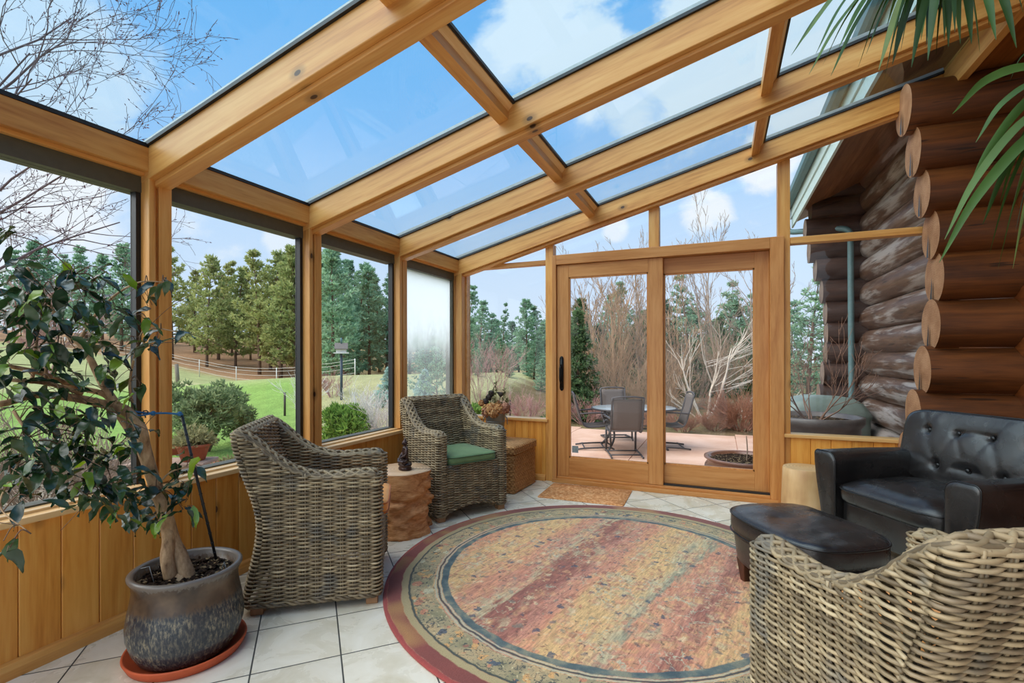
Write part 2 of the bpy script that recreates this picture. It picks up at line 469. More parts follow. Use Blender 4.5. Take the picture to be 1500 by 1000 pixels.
# ---- gable wall: low walls, sills, posts, doors
board_wall('wall_back_left', 'x', -2.425, -1.556, D, 0.02, 0.0, 0.575, 0.138, M['panel'], -1, 'knotty pine boards below the small window beside the door')
board_wall('wall_back_right', 'x', 0.52, 1.80, D, 0.02, 0.0, 0.545, 0.138, M['panel'], -1, 'knotty pine boards below the window beside the log wall')
for nm, x0, x1, z, lb in (('trim_60', -2.425, -1.53, 0.567, 'pale pine sill under the small back window'), ('trim_61', 0.455, 1.80, 0.545, 'pale pine sill under the window by the log wall')):
    m = MB(); m.box(x0, x1, D-0.028, D+0.10, z, z+0.028)
    struct(m.build(nm, M['sill_x'], smooth=False, bevel=0.005), lb, 'window sill')
for nm, x0, x1, lb in (('baseboard_back_left', -2.425, -1.556, 'pine baseboard left of the glass doors'), ('baseboard_back_right', 0.52, 1.82, 'pine baseboard right of the glass doors')):
    m = MB(); m.prism([V(0, D, 0), V(0, D-0.024, 0), V(0, D-0.024, 0.034), V(0, D-0.016, 0.05), V(0, D, 0.058)], V(x0, 0, 0), V(x1, 0, 0))
    struct(m.build(nm, M['pine_xf'], smooth=False), lb, 'baseboard')
def zu(x): return zr(x)-0.176
def gpost(nm, x0, x1, z0, lb, y0=D-0.002):
    m = MB()
    m.prism([V(x0, 0, z0), V(x1, 0, z0), V(x1, 0, zu(x1)+0.01), V(x0, 0, zu(x0)+0.01)], V(0, y0, 0), V(0, D+0.10, 0))
    return struct(m.build(nm, M['pine_z'], smooth=False, bevel=0.003), lb, 'post')
gpost('trim_62', -1.555, -1.478, 0.0, 'slim pine post left of the glass doors')
gpost('trim_63', -0.586, -0.496, 2.16, 'short pine mullion above the middle of the doors')
gpost('trim_64', 0.430, 0.520, 0.0, 'pine post right of the glass doors', D+0.012)
# transom bars
m = MB(); m.box(-2.425, -1.555, D+0.0, D+0.09, 2.088, 2.128); struct(m.build('trim_65', M['pine_xf'], smooth=False, bevel=0.003), 'thin pine transom bar over the small back window', 'transom bar')
m = MB(); m.box(0.520, 1.42, D+0.0, D+0.09, 2.098, 2.150); struct(m.build('trim_66', M['pine_xf'], smooth=False, bevel=0.003), 'pine transom bar reaching the log ends', 'transom bar')
# panes of the gable
def pane(n, poly, label, mat='glass', y=D+0.05):
    m = MB(); m.prism([V(x, 0, z) for x, z in poly], V(0, y, 0), V(0, y+0.006, 0))
    return struct(m.build('window_%d' % n, M[mat], smooth=False), label, 'window')
pane(20, [(-2.425, 0.594), (-1.555, 0.594), (-1.555, 2.09), (-2.425, 2.09)], 'small back window left of the glass doors')
pane(21, [(-2.05, 2.126), (-1.555, 2.126), (-1.555, zu(-1.555)), (-2.0, zu(-2.0))], 'sliver of glass under the gable rafter, furthest left')
pane(22, [(-1.478, 2.158), (-0.586, 2.158), (-0.586, zu(-0.586)), (-1.478, zu(-1.478))], 'sloped pane over the sliding door')
pane(23, [(-0.496, 2.158), (0.432, 2.158), (0.432, zu(0.432)), (-0.496, zu(-0.496))], 'sloped pane over the fixed glass door')
pane(24, [(0.52, 2.15), (1.45, 2.15), (1.45, zu(1.45)), (0.52, zu(0.52))], 'upper pane beside the log ends, gutter outside')
pane(25, [(0.52, 0.572), (1.46, 0.572), (1.46, 2.10), (0.52, 2.10)], 'window beside the log wall with a planter outside')
# thin white edge of the small back window
m = MB(); m.box(-2.425, -2.413, D+0.0, D+0.05, 0.594, 2.09)
struct(m.build('trim_67', M['sill_x'], smooth=False), 'pale edge strip of the small back window', 'trim')

# casing of the doors
m = MB()
m.box(-1.480, -1.440, D-0.03, D+0.10, 0.0, 2.16)
m.box(0.372, 0.472, D-0.03, D+0.10, 0.0, 2.16)
struct(m.build('trim_68', M['fir_z'], smooth=False, bevel=0.003), 'two upright casings of the sliding glass doors', 'door casing')
m = MB(); m.box(-1.440, 0.372, D-0.03, D+0.10, 2.068, 2.16)
struct(m.build('trim_69', M['fir_x'], smooth=False, bevel=0.003), 'head casing over the sliding glass doors', 'door casing')
m = MB(); m.box(-1.480, 0.43, D-0.045, D+0.12, 0.0, 0.038); m.box(-1.44, 0.372, D-0.015, D+0.10, 0.038, 0.060)
struct(m.build('trim_70', M['fir_x'], smooth=False, bevel=0.003), 'fir threshold of the sliding glass doors', 'threshold')
m = MB(); m.box(-0.47, 0.372, D+0.012, D+0.05, 0.058, 0.074)
struct(m.build('trim_71', M['gasket'], smooth=False), 'black track gap below the fixed door', 'track')
def door(name, label, x0, x1, y, gx0, gx1, gz0, gz1, z0, z1):
    root = empty(name, ((x0+x1)/2, y, z0)); struct(root, label, 'door')
    ox, oz = (x0+x1)/2, z0
    for a, b, nm in ((x0, gx0, 'stile'), (gx1, x1, 'stile')):
        m = MB(); m.box(a-ox, b-ox, 0, 0.042, 0, z1-oz); m.build(nm, M['fir_z'], root, smooth=False, bevel=0.003)
    for a, b, nm in ((z0, gz0, 'bottom_rail'), (gz1, z1, 'top_rail')):
        m = MB(); m.box(gx0-ox, gx1-ox, 0.001, 0.041, a-oz, b-oz); m.build(nm, M['fir_x'], root, smooth=False, bevel=0.002)
    m = MB(); m.box(gx0-ox, gx1-ox, 0.017, 0.024, gz0-oz, gz1-oz); m.build('pane', M['glass_door'], root, smooth=False)
    m = MB()
    w = 0.012
    for a, b, c, d in ((gx0, gx0+w, gz0, gz1), (gx1-w, gx1, gz0, gz1), (gx0, gx1, gz0, gz0+w), (gx0, gx1, gz1-w, gz1)):
        m.box(a-ox, b-ox, 0.008, 0.033, c-oz, d-oz)
    m.build('glazing_bead', M['fir_z'], root, smooth=False)
    return root, ox, oz
dr, ox, oz = door('door_1', 'sliding glass door on the left with a black handle', -1.437, -0.465, D-0.005, -1.322, -0.592, 0.240, 1.945, 0.062, 2.066)
h = MB(); hx = -1.392-ox
h.tube([V(hx, -0.003, 0.90-oz), V(hx, -0.003, 1.17-oz)], 0.020, 10)
h.ball((hx, -0.003, 0.90-oz), (0.020, 0.012, 0.03)); h.ball((hx, -0.003, 1.17-oz), (0.020, 0.012, 0.03))
ho = h.build('handle_plate', M['black_metal'], dr)
h = MB(); h.tube(catmull([V(hx, -0.01, 1.12-oz), V(hx, -0.05, 1.09-oz), V(hx, -0.055, 1.03-oz), V(hx, -0.05, 0.97-oz), V(hx, -0.01, 0.94-oz)], 5), 0.009, 8)
h.build('pull', M['black_metal'], ho)
h = MB(); h.box(-0.014, 0.014, -0.03, -0.008, -0.006, 0.006, Matrix.Translation((hx, 0, 1.10-oz))); h.build('thumb_latch', M['black_metal'], ho)
def m_stick():
    t = NT('printed_glass_sticker'); co = t.coord()
    n = t.noise(t.mapping(co, (1, 1, 1)), 160, 2)
    t.bsdf(t.ramp(n[0], [(0.42, (96, 108, 112)), (0.56, (150, 158, 156))]), 0.5); return t.mat
s = MB(); s.box(-1.296-ox, -1.236-ox, 0.012, 0.0165, 0.288-oz, 0.352-oz); s.build('glass_sticker', m_stick(), dr, smooth=False)
door('door_2', 'fixed glass door on the right', -0.485, 0.372, D+0.052, -0.463, 0.262, 0.235, 1.93, 0.062, 2.066)

# ---- log walls
def m_log(name, cols, axis, rough=0.45, pale_patch=None):
    t = NT(name); co = t.coord()
    sc = {'x': (0.08, 1, 1), 'y': (1, 0.08, 1)}[axis]
    r = t.math('MULTIPLY', t.island(), 23.0)
    p = t.vmath('ADD', t.mapping(co, sc), (0, 0, 0)); t.l(r, p.node.inputs[1]) 
    n1 = t.noise(p, 14, 5, 0.65, 0.3); n2 = t.noise(p, 60, 3, 0.6); n3 = t.noise(t.mapping(co, {'x': (0.5, 1, 1), 'y': (1, 0.5, 1)}[axis]), 4, 3)
    g = t.math('ADD', t.math('MULTIPLY', n1[0], 0.55), t.math('ADD', t.math('MULTIPLY', n2[0], 0.2), t.math('MULTIPLY', n3[0], 0.25)))
    col = t.ramp(g, [(0.34, cols[2]), (0.5, cols[1]), (0.66, cols[0])])
    if pale_patch:  # pale noise patches stretched along the log
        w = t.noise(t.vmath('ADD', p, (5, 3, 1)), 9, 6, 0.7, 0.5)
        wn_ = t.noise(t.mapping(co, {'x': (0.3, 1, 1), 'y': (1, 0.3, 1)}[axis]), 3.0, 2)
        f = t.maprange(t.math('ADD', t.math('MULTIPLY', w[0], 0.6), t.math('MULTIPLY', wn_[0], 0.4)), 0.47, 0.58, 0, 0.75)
        col = t.mix(f, col, lin(pale_patch))
    crack = t.noise(t.vmath('ADD', p, (9, 1, 4)), 34, 2, 0.5)
    ck = t.maprange(crack[0], 0.30, 0.345, 1, 0)
    col = t.mix(t.math('MULTIPLY', ck, 0.7), col, lin(tuple(c*0.35 for c in cols[2])))
    t.bsdf(col, rough, 0.5, t.bump(t.math('SUBTRACT', g, t.math('MULTIPLY', ck, 0.4)), 0.35, 0.008)); return t.mat
def m_logend(name, e1, e2, e3):
    t = NT(name); co = t.coord()
    w = t.n('ShaderNodeTexWave', wave_type='BANDS', bands_direction='Z'); t.l(co, w.inputs[0]); w.inputs['Scale'].default_value = 38; w.inputs['Distortion'].default_value = 3.5; w.inputs['Detail'].default_value = 3; w.inputs['Detail Scale'].default_value = 2
    n = t.noise(co, 9, 4)
    col = t.ramp(t.math('ADD', t.math('MULTIPLY', w.outputs[1], 0.35), t.math('MULTIPLY', n[0], 0.65)), [(0.25, e1), (0.5, e2), (0.75, e3)])
    t.bsdf(col, 0.75, 0.3, t.bump(n[0], 0.4, 0.006)); return t.mat
M['log_in'] = m_log('stained_interior_log_along_wall', ((150, 82, 34), (116, 58, 20), (68, 32, 12)), 'y')
M['log_in_x'] = m_log('stained_interior_log', ((128, 72, 30), (94, 50, 19), (52, 26, 9)), 'x')
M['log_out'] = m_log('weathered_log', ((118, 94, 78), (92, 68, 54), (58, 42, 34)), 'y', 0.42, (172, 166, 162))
M['log_out_x'] = m_log('weathered_log_shade_stack', ((84, 60, 50), (62, 44, 38), (40, 28, 25)), 'x', 0.5)  # darker copy of the weathered log, shade of the far corner put into its colour
M['log_end'] = m_logend('sawn_log_end', (132, 86, 54), (172, 122, 84), (198, 152, 114)); M['log_end_grey'] = m_logend('weathered_sawn_end', (92, 76, 66), (124, 106, 92), (150, 132, 118))
def log(m, p0, p1, r, ends=True, n=22, seed=0, squash=1.0, seg=10, crack=True):
    p0, p1 = Vector(p0), Vector(p1); ax = (p1-p0); L = ax.length; ax.normalize()
    s = ax.cross(V(0, 0, 1)).normalized(); u = V(0, 0, 1)
    vs = []
    for i in range(seg+1):
        t = i/seg
        for k in range(n):
            a = 2*pi*k/n
            d = 1+0.03*mnoise.noise(V(seed*7.1+t*L*1.5, cos(a)*1.3, sin(a)*1.3))
            vs.append(p0+ax*L*t+(s*cos(a)+u*sin(a)*squash)*r*d)
    fs = [(i*n+k, i*n+(k+1) % n, (i+1)*n+(k+1) % n, (i+1)*n+k) for i in range(seg) for k in range(n)]
    m.cur = 0; m.add(vs, fs)
    if ends:
        for e, pc in ((0, p0), (seg, p1)):
            ring = [vs[e*n+k] for k in range(n)]
            c = pc-ax*(0.006 if e == 0 else -0.006)
            m.cur = 1
            mid = [c+(q-c)*0.5 for q in ring]
            vv = ring+mid+[c]
            m.add(vv, [(k, (k+1) % n, n+(k+1) % n, n+k) for k in range(n)]+[(n+k, n+(k+1) % n, 2*n) for k in range(n)])
            if crack:
                # drying crack from the heart outwards
                m.cur = 2
                sgn = -1 if e == 0 else 1
                a = -pi/2+0.25*mnoise.noise(V(seed*3.3, 1, 2))
                d1 = s*cos(a)+u*sin(a); d2 = ax.cross(d1)
                o = ax*sgn*0.008
                pts = [c+o+d2*0.003-d1*0.01, c+o+d1*r*0.4+d2*0.010, c+o+d1*r*0.7+d2*0.022, c+o+d1*r*0.99+d2*0.026, c+o+d1*r*0.99-d2*0.010, c+o+d1*r*0.7-d2*0.004, c+o+d1*r*0.4-d2*0.010]
                m.add(pts, [(0, 1, 2, 3, 4, 5, 6)])
        m.cur = 0
LM_in = [M['log_in'], M['log_end'], M['gasket']]
m = MB()
for k, z in enumerate([-0.02, 0.31, 0.63, 0.94, 1.25, 1.58, 1.90, 2.20, 2.49, 2.80, 3.12]):
    log(m, (1.972, -1.5, z), (1.972, 4.56, z), 0.185, False, 20, k, 0.97, 14)
m.box(1.95, 2.10, -1.5, 4.56, -0.1, 3.4)
struct(m.build('wall_right', LM_in), 'stained log wall of the house along the right side', 'wall')
m = MB(); m.box(1.50, 2.1, 4.29, 4.44, 0, 3.05)
zs = [0.16, 0.48, 0.79, 1.095, 1.415, 1.745, 2.05, 2.345, 2.645, 2.955]
xe = [1.20, 1.22, 1.265, 1.318, 1.368, 1.388, 1.368, 1.318, 1.268, 1.215]
for k, (z, x) in enumerate(zip(zs, xe)):
    log(m, (x, 4.365, z), (2.1, 4.365, z), [0.165, 0.165, 0.16, 0.165, 0.172, 0.172, 0.163, 0.16, 0.163, 0.168][k], True, 26, k+20, 1.05, 8)
struct(m.build('wall_stub', [M['log_in_x'], M['log_end'], M['gasket']]), 'stack of stained logs with sawn ends beside the back window', 'log wall')
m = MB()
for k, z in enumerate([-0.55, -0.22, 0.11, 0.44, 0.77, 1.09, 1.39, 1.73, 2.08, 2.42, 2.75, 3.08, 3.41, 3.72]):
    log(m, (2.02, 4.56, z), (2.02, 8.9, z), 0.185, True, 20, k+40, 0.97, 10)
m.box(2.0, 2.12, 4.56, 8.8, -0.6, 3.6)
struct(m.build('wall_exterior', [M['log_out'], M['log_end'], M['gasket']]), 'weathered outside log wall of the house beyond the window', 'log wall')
m = MB()
for k, (z, x) in enumerate(zip([-0.4, -0.05, 0.28, 0.60, 0.93, 1.23, 1.53, 1.83, 2.15, 2.49, 2.77, 3.08, 3.38, 3.66], [1.2, 1.25, 1.30, 1.35, 1.40, 1.44, 1.45, 1.44, 1.39, 1.31, 1.23, 1.18, 1.25, 1.5])):
    log(m, (x, 8.62, z), (2.1, 8.62, z), 0.178, True, 20, k+60, 1.0, 6)
struct(m.build('wall_far_stub', [M['log_out_x'], M['log_end_grey'], M['gasket']]), 'dark stack of log ends at the far house corner', 'log wall')

# ---- eave of the house: soffit, fascia, gutter and downspout
m = MB()
for k in range(7):
    x0 = 1.10+k*0.13; z0 = 3.36+0.055*k
    m.prism([V(x0+0.001, 0, z0), V(x0+0.129, 0, z0+0.0545), V(x0+0.129, 0, z0+0.08), V(x0+0.001, 0, z0+0.025)], V(0, -1.5, 0), V(0, 9.25, 0))
struct(m.build('trim_80', m_wood('eave_soffit_board', (150, 108, 76), (124, 84, 56), (92, 60, 40), 'y'), smooth=False), 'brown boarded soffit under the house eave', 'soffit')
m = MB(); m.box(1.078, 1.105, -1.5, 9.27, 3.29, 3.43); m.box(1.06, 1.085, -1.5, 9.27, 3.434, 3.66)
struct(m.build('trim_81', M['teal_pale'], smooth=False), 'pale teal fascia boards of the house eave', 'fascia')
m = MB(); m.prism([V(0.98, 0, 3.71), V(2.6, 0, 4.40), V(2.6, 0, 4.45), V(0.98, 0, 3.76)], V(0, -1.5, 0), V(0, 9.3, 0))
struct(m.build('roof', m_plain('dark_roof_metal', (70, 84, 84), 0.5), smooth=False), 'metal roof edge of the log house', 'roof')
m = MB()
pr = [(1.052, 3.545), (1.052, 3.44), (1.03, 3.425), (0.975, 3.43), (0.95, 3.46), (0.945, 3.53), (0.955, 3.545), (0.962, 3.535), (0.965, 3.465), (0.985, 3.445), (1.03, 3.44), (1.044, 3.455), (1.044, 3.545)]
m.prism([V(x, 0, z+0.135) for x, z in pr], V(0, -1.5, 0), V(0, 9.25, 0))
g = m.build('gutter', M['teal'], smooth=False)
tag(g, 'teal rain gutter along the house eave', 'gutter')
m = MB()
pts = catmull([V(1.0, 9.12, 3.56), V(1.0, 9.12, 3.34), V(1.03, 9.08, 3.20), V(1.20, 8.85, 3.13), V(1.52, 8.52, 3.06), V(1.68, 8.40, 3.0), V(1.712, 8.385, 2.9), V(1.715, 8.38, 2.6)], 5)+[V(1.72, 8.38, 1.5), V(1.725, 8.38, 0.16), V(1.70, 8.34, 0.06)]
m.tube(pts, 0.042, 8)
tag(m.build('downspout', M['teal']), 'teal downspout on the outside log wall', 'downspout')
# ================================================================ soft helpers
def sgnpow(x, e): return math.copysign(abs(x)**e, x)
def se_loop(w, d, n, seg, z):
    e = 2.0/n
    return [V(w*sgnpow(cos(2*pi*k/seg), e), d*sgnpow(sin(2*pi*k/seg), e), z) for k in range(seg)]
def loft(m, loops, cap=True):
    n = len(loops[0]); vs = [p for L in loops for p in L]
    fs = [(i*n+k, i*n+(k+1) % n, (i+1)*n+(k+1) % n, (i+1)*n+k) for i in range(len(loops)-1) for k in range(n)]
    if cap: fs += [tuple(range(n))[::-1], tuple(range((len(loops)-1)*n, len(loops)*n))]
    m.add(vs, fs)
def se_solid(m, w, d, prof, n=5, seg=64, fn=None, M=None):
    """prof: (scale, z) list; w, d half sizes"""
    loops = []
    for sc, z in prof:
        L = se_loop(w*sc if sc > 0 else 1e-4, d*sc if sc > 0 else 1e-4, n, seg, z)
        if fn: L = [fn(p, sc) for p in L]
        if M: L = [M @ p for p in L]
        loops.append(L)
    loft(m, loops, False)
def pillow_prof(h, edge=0.012, dome=0.02, steps=10):
    """closed box-cushion profile from bottom centre to top centre"""
    a = [(0.02, 0.0), (0.5, 0.0), (0.9, 0.003), (0.97, 0.008), (1.0, edge+0.004)]
    b = [(1.005, h*0.5), (1.0, h-edge), (0.985, h-edge*0.3)]
    for k in range(1, steps+1):
        s = 0.97*(1-k/steps)
        b.append((max(s, 0.004), h+dome*(1-(s/0.97)**2)))
    return a+b

# ================================================================ round rug and door mat
def m_rug():
    t = NT('faded_oriental_rug'); co = t.coord()
    s = t.n('ShaderNodeSeparateXYZ'); t.l(co, s.inputs[0]); x, y = s.outputs[0], s.outputs[1]
    wob = t.noise(co, 9, 3)
    r = t.vmath('LENGTH', t.mapping(co, (1, 1, 0)))
    rw = t.math('ADD', r, t.math('MULTIPLY', t.math('SUBTRACT', wob[0], 0.5), 0.03))
    # stripes across the field: p along the direction perpendicular to the stripes
    p = t.math('ADD', t.math('MULTIPLY', x, 0.978), t.math('MULTIPLY', y, -0.207))
    st = t.mapping(co, (1, 1, 1), (0, 0, radians(12)))
    big = t.noise(t.mapping(st, (1, 0.35, 1)), 4.0, 4, 0.6)
    streak = t.noise(t.mapping(st, (1, 0.10, 1)), 38, 3, 0.7)
    pp = t.math('ADD', p, t.math('ADD', t.math('MULTIPLY', t.math('SUBTRACT', big[0], 0.5), 0.42), t.math('MULTIPLY', t.math('SUBTRACT', streak[0], 0.5), 0.22)))
    f = t.maprange(pp, -1.0, 1.0, 0, 1, False)
    gold, pale, coral, rose, mar, red, teal = (212, 170, 112), (192, 174, 134), (206, 140, 104), (192, 130, 106), (150, 92, 78), (184, 110, 82), (144, 142, 118)
    def sepc(c):
        q = t.n('ShaderNodeSeparateColor'); t.l(c, q.inputs[0]); return q.outputs
    def warp(sc, amt):
        nn = t.noise(co, sc, 3)
        q = t.n('ShaderNodeVectorMath', operation='MULTIPLY_ADD'); t.l(nn[1], q.inputs[0]); q.inputs[1].default_value = (amt, amt, amt); t.l(co, q.inputs[2]); return q.outputs[0]
    field = t.ramp(f, [(0.0, coral), (0.07, coral), (0.13, gold), (0.22, gold), (0.26, coral), (0.30, rose), (0.335, pale), (0.355, mar), (0.415, mar), (0.45, rose), (0.50, coral), (0.55, gold), (0.61, gold), (0.65, pale), (0.675, teal), (0.70, coral), (0.74, rose), (0.77, mar), (0.81, coral), (0.86, gold), (1.0, coral)])
    # soft cloudy abrash patches
    pn = t.noise(t.mapping(st, (1, 0.5, 1)), 7, 4, 0.65)
    field = t.mix(t.maprange(pn[0], 0.46, 0.60, 0, 0.7), field, t.ramp(t.noise(co, 11, 2)[0], [(0.36, coral), (0.46, gold), (0.54, rose), (0.62, pale)]))
    # small florals
    c1 = t.voro(warp(16, 0.10), 21); q1 = sepc(c1[1])
    m1 = t.math('MULTIPLY', t.maprange(c1[0], 0.26, 0.46, 1, 0), t.math('GREATER_THAN', q1[0], 0.30))
    field = t.mix(t.math('MULTIPLY', m1, 0.62), field, t.ramp(q1[1], [(0.0, (206, 150, 106)), (0.22, (150, 92, 80)), (0.40, (214, 190, 148)), (0.58, (196, 120, 92)), (0.74, (122, 126, 112)), (0.88, (88, 92, 100))], 'CONSTANT'))
    c2 = t.voro(warp(30, 0.06), 46); q2 = sepc(c2[1])
    m2 = t.math('MULTIPLY', t.maprange(c2[0], 0.22, 0.40, 1, 0), t.math('GREATER_THAN', q2[0], 0.45))
    field = t.mix(t.math('MULTIPLY', m2, 0.62), field, t.ramp(q2[1], [(0.0, (96, 76, 68)), (0.22, (214, 184, 136)), (0.45, (132, 78, 68)), (0.62, (146, 146, 122)), (0.8, (204, 128, 96))], 'CONSTANT'))
    # pale green vine lines in patches
    e1 = t.voro(warp(12, 0.16), 9, 'DISTANCE_TO_EDGE')
    ln = t.math('MULTIPLY', t.maprange(e1[0], 0.006, 0.030, 1, 0), t.maprange(t.noise(co, 3.0, 3)[0], 0.47, 0.57, 0, 0.8))
    field = t.mix(ln, field, lin((182, 180, 152)))
    dk = t.noise(warp(10, 0.1), 40, 4, 0.7, 1.2)
    field = t.mix(t.math('MULTIPLY', t.maprange(dk[0], 0.585, 0.64, 0, 0.7), t.maprange(t.noise(co, 5.0, 2)[0], 0.42, 0.58, 0.25, 1)), field, lin((84, 74, 70)))
    # a scatter of larger navy blossoms
    c3 = t.voro(warp(24, 0.05), 10); q3 = sepc(c3[1])
    m3 = t.math('MULTIPLY', t.maprange(t.math('ADD', c3[0], t.math('MULTIPLY', t.math('SUBTRACT', t.noise(co, 70, 2)[0], 0.5), 0.35)), 0.13, 0.20, 1, 0), t.math('GREATER_THAN', q3[0], 0.35))
    field = t.mix(t.math('MULTIPLY', m3, 0.8), field, lin((70, 82, 98)))
    fine = t.noise(t.mapping(st, (1, 0.16, 1)), 100, 2, 0.7)
    field = t.hsv(field, v=t.maprange(fine[0], 0.3, 0.7, 0.76, 1.18))
    # border: olive with orange blossoms and navy scribbles
    b1 = t.noise(co, 7, 3)
    bord = t.ramp(b1[0], [(0.35, (142, 134, 100)), (0.5, (170, 152, 114)), (0.65, (188, 158, 112))])
    vb = t.voro(warp(14, 0.10), 17); sb = sepc(vb[1])
    bm = t.math('MULTIPLY', t.maprange(t.math('ADD', vb[0], t.math('MULTIPLY', t.math('SUBTRACT', t.noise(co, 50, 2)[0], 0.5), 0.5)), 0.34, 0.44, 1, 0), t.math('GREATER_THAN', sb[0], 0.25))
    bord = t.mix(t.math('MULTIPLY', bm, 0.85), bord, t.ramp(sb[1], [(0.0, (212, 158, 92)), (0.40, (196, 124, 90)), (0.62, (62, 80, 100)), (0.78, (196, 188, 152)), (0.9, (150, 92, 78))], 'CONSTANT'))
    scr = t.noise(warp(9, 0.12), 32, 4, 0.7, 1.6)
    bord = t.mix(t.maprange(scr[0], 0.54, 0.60, 0, 0.85), bord, lin((58, 66, 68)))
    v2 = t.voro(warp(30, 0.05), 52); s2 = sepc(v2[1])
    bord = t.mix(t.math('MULTIPLY', t.math('MULTIPLY', t.maprange(v2[0], 0.2, 0.36, 1, 0), t.math('GREATER_THAN', s2[0], 0.55)), 0.7), bord, t.ramp(s2[1], [(0.0, (206, 190, 146)), (0.5, (84, 90, 88)), (0.75, (190, 128, 90))], 'CONSTANT'))
    # edge band: maroon with brown and gold stretches
    ang = t.noise(t.mapping(co, (1, 1, 1)), 1.6, 2)
    edge = t.ramp(ang[0], [(0.34, (120, 66, 60)), (0.47, (134, 70, 62)), (0.54, (166, 118, 72)), (0.6, (150, 88, 66)), (0.7, (112, 60, 56))])
    tealc = t.ramp(t.noise(co, 12, 3)[0], [(0.34, (64, 82, 88)), (0.5, (90, 104, 102)), (0.64, (132, 132, 112))])
    c = field
    def over(c, a, b, col):   # ring a..b
        k = t.math('MULTIPLY', t.maprange(rw, a-0.004, a+0.004, 0, 1), t.maprange(rw, b-0.004, b+0.004, 1, 0))
        return t.mix(k, c, col)
    c = over(c, 0.884, 0.922, tealc)
    c = over(c, 0.926, 0.933, lin((186, 178, 148)))
    c = over(c, 0.935, 0.945, lin((70, 74, 74)))
    c = over(c, 0.948, 0.956, lin((184, 176, 146)))
    c = over(c, 0.962, 1.090, bord)
    c = over(c, 1.082, 1.094, lin((72, 78, 72)))
    c = over(c, 1.094, 1.128, lin((168, 150, 108)))
    c = over(c, 1.128, 1.196, edge)
    c = over(c, 1.196, 1.30, lin((156, 66, 60)))
    w = t.noise(co, 220, 2)
    c = t.hsv(c, sa=0.95, v=t.maprange(w[0], 0.3, 0.7, 0.9, 1.08))
    t.bsdf(c, 0.95, 0.1, t.bump(w[0], 0.5, 0.004), sheen=0.15); return t.mat
m = MB(); m.lathe([(1.209, 0.0), (1.216, 0.004), (1.214, 0.010), (1.205, 0.0125), (1.0, 0.0125), (0.5, 0.0125), (0.001, 0.0125)], 128)
o = m.build('round_rug', m_rug()); o.location = (-0.570, 2.738, 0.0)
tag(o, 'large round faded oriental rug in coral, gold and teal on the tile floor', 'rug')

def m_mat():
    t = NT('woven_door_mat'); co = t.coord()
    n = t.noise(co, 46, 3, 0.65); n2 = t.noise(co, 5, 2)
    c = t.ramp(n[0], [(0.32, (176, 112, 66)), (0.5, (208, 144, 92)), (0.62, (226, 172, 120)), (0.72, (216, 186, 144))])
    t.bsdf(t.hsv(c, v=t.maprange(n2[0], 0.3, 0.7, 0.9, 1.1)), 0.9, 0.15, t.bump(n[0], 0.5, 0.004)); return t.mat
m = MB(); loops = []
for sc, z in ((1.0, 0.0), (1.003, 0.004), (0.995, 0.008), (0.5, 0.008), (0.01, 0.008)):
    L = se_loop(0.363*sc, 0.243*sc, 40, 64, z); loops.append(L)
loft(m, loops)
o = m.build('door_mat', m_mat()); o.location = (-1.082, 4.212, 0.0); o.rotation_euler = (0, 0, radians(1.2))
tag(o, 'small orange-brown door mat in front of the sliding door', 'door mat')

# ================================================================ wicker armchairs
def m_wicker():
    t = NT('grey_brown_rattan'); co = t.coord()
    r = t.island()
    c = t.ramp(r, [(0.0, (100, 86, 64)), (0.25, (142, 124, 93)), (0.5, (166, 147, 112)), (0.75, (124, 108, 84)), (1.0, (186, 168, 132))])
    n = t.noise(co, 16, 3)
    c = t.hsv(c, sa=0.95, v=t.maprange(n[0], 0.3, 0.7, 0.72, 1.12))
    c = t.mix(t.maprange(t.noise(co, 7, 2)[0], 0.56, 0.68, 0, 0.6), c, lin((96, 96, 92)))
    t.bsdf(c, 0.55, 0.4); return t.mat
M['wicker'] = m_wicker()
M['foot'] = m_wood('pale_chair_foot', (176, 132, 92), (150, 108, 72), (120, 84, 54), 'z')
SP, PITCH, RS, AMP = 0.056, 0.0090, 0.0050, 0.0086
HW, AW, BT, YF, SEATZ = 0.305, 0.084, 0.075, 0.30, 0.405
def yb(z): return sinterp([(0.0, -0.325), (0.40, -0.262), (0.86, -0.372)], z)
TOPC = [(-0.37, 0.852), (-0.31, 0.838), (-0.25, 0.792), (-0.18, 0.722), (-0.10, 0.668), (-0.02, 0.640), (0.06, 0.632), (0.22, 0.640), (0.30, 0.640)]
def topc(y): return interp(TOPC, y)
def weave(m, pts, nrm, s0, k, r=RS, closed=False, sides=5):
    """pts evenly sampled path, nrm outward normals, s0 list of arc positions, k row index"""
    out = [p+n*(AMP*sin(pi*s/SP+k*pi)) for p, n, s in zip(pts, nrm, s0)]
    m.tube(out, r, sides)
def arm_path(z, low):
    """plan path of one arm (right side, x>0) from the rear outer corner round the front to the inside rear; s=0 at the outer front"""
    b = yb(z); rr = AW/2; xo, xi, xc = HW, HW-AW, HW-AW/2
    yc = YF-rr; P = []
    st = SP/4
    y0 = b+0.035
    n = max(2, int(round((yc-y0)/st)))
    for i in range(n): P.append((xo, y0+(yc-y0)*i/n, 1, 0, -(yc-(y0+(yc-y0)*i/n))))
    na = 9; La = pi*rr
    for i in range(na+1):
        a = pi*i/na; P.append((xc+rr*cos(a), yc+rr*sin(a), cos(a), sin(a), La*i/na))
    if not low:
        y1 = b+BT
        n = max(2, int(round((yc-y1)/st)))
        for i in range(1, n+1): P.append((xi, yc+(y1-yc)*i/n, -1, 0, La+(yc-y1)*i/n))
    else:
        for i in range(1, 3): P.append((xi, yc-0.01*i, -1, 0, La+0.01*i))
    return P
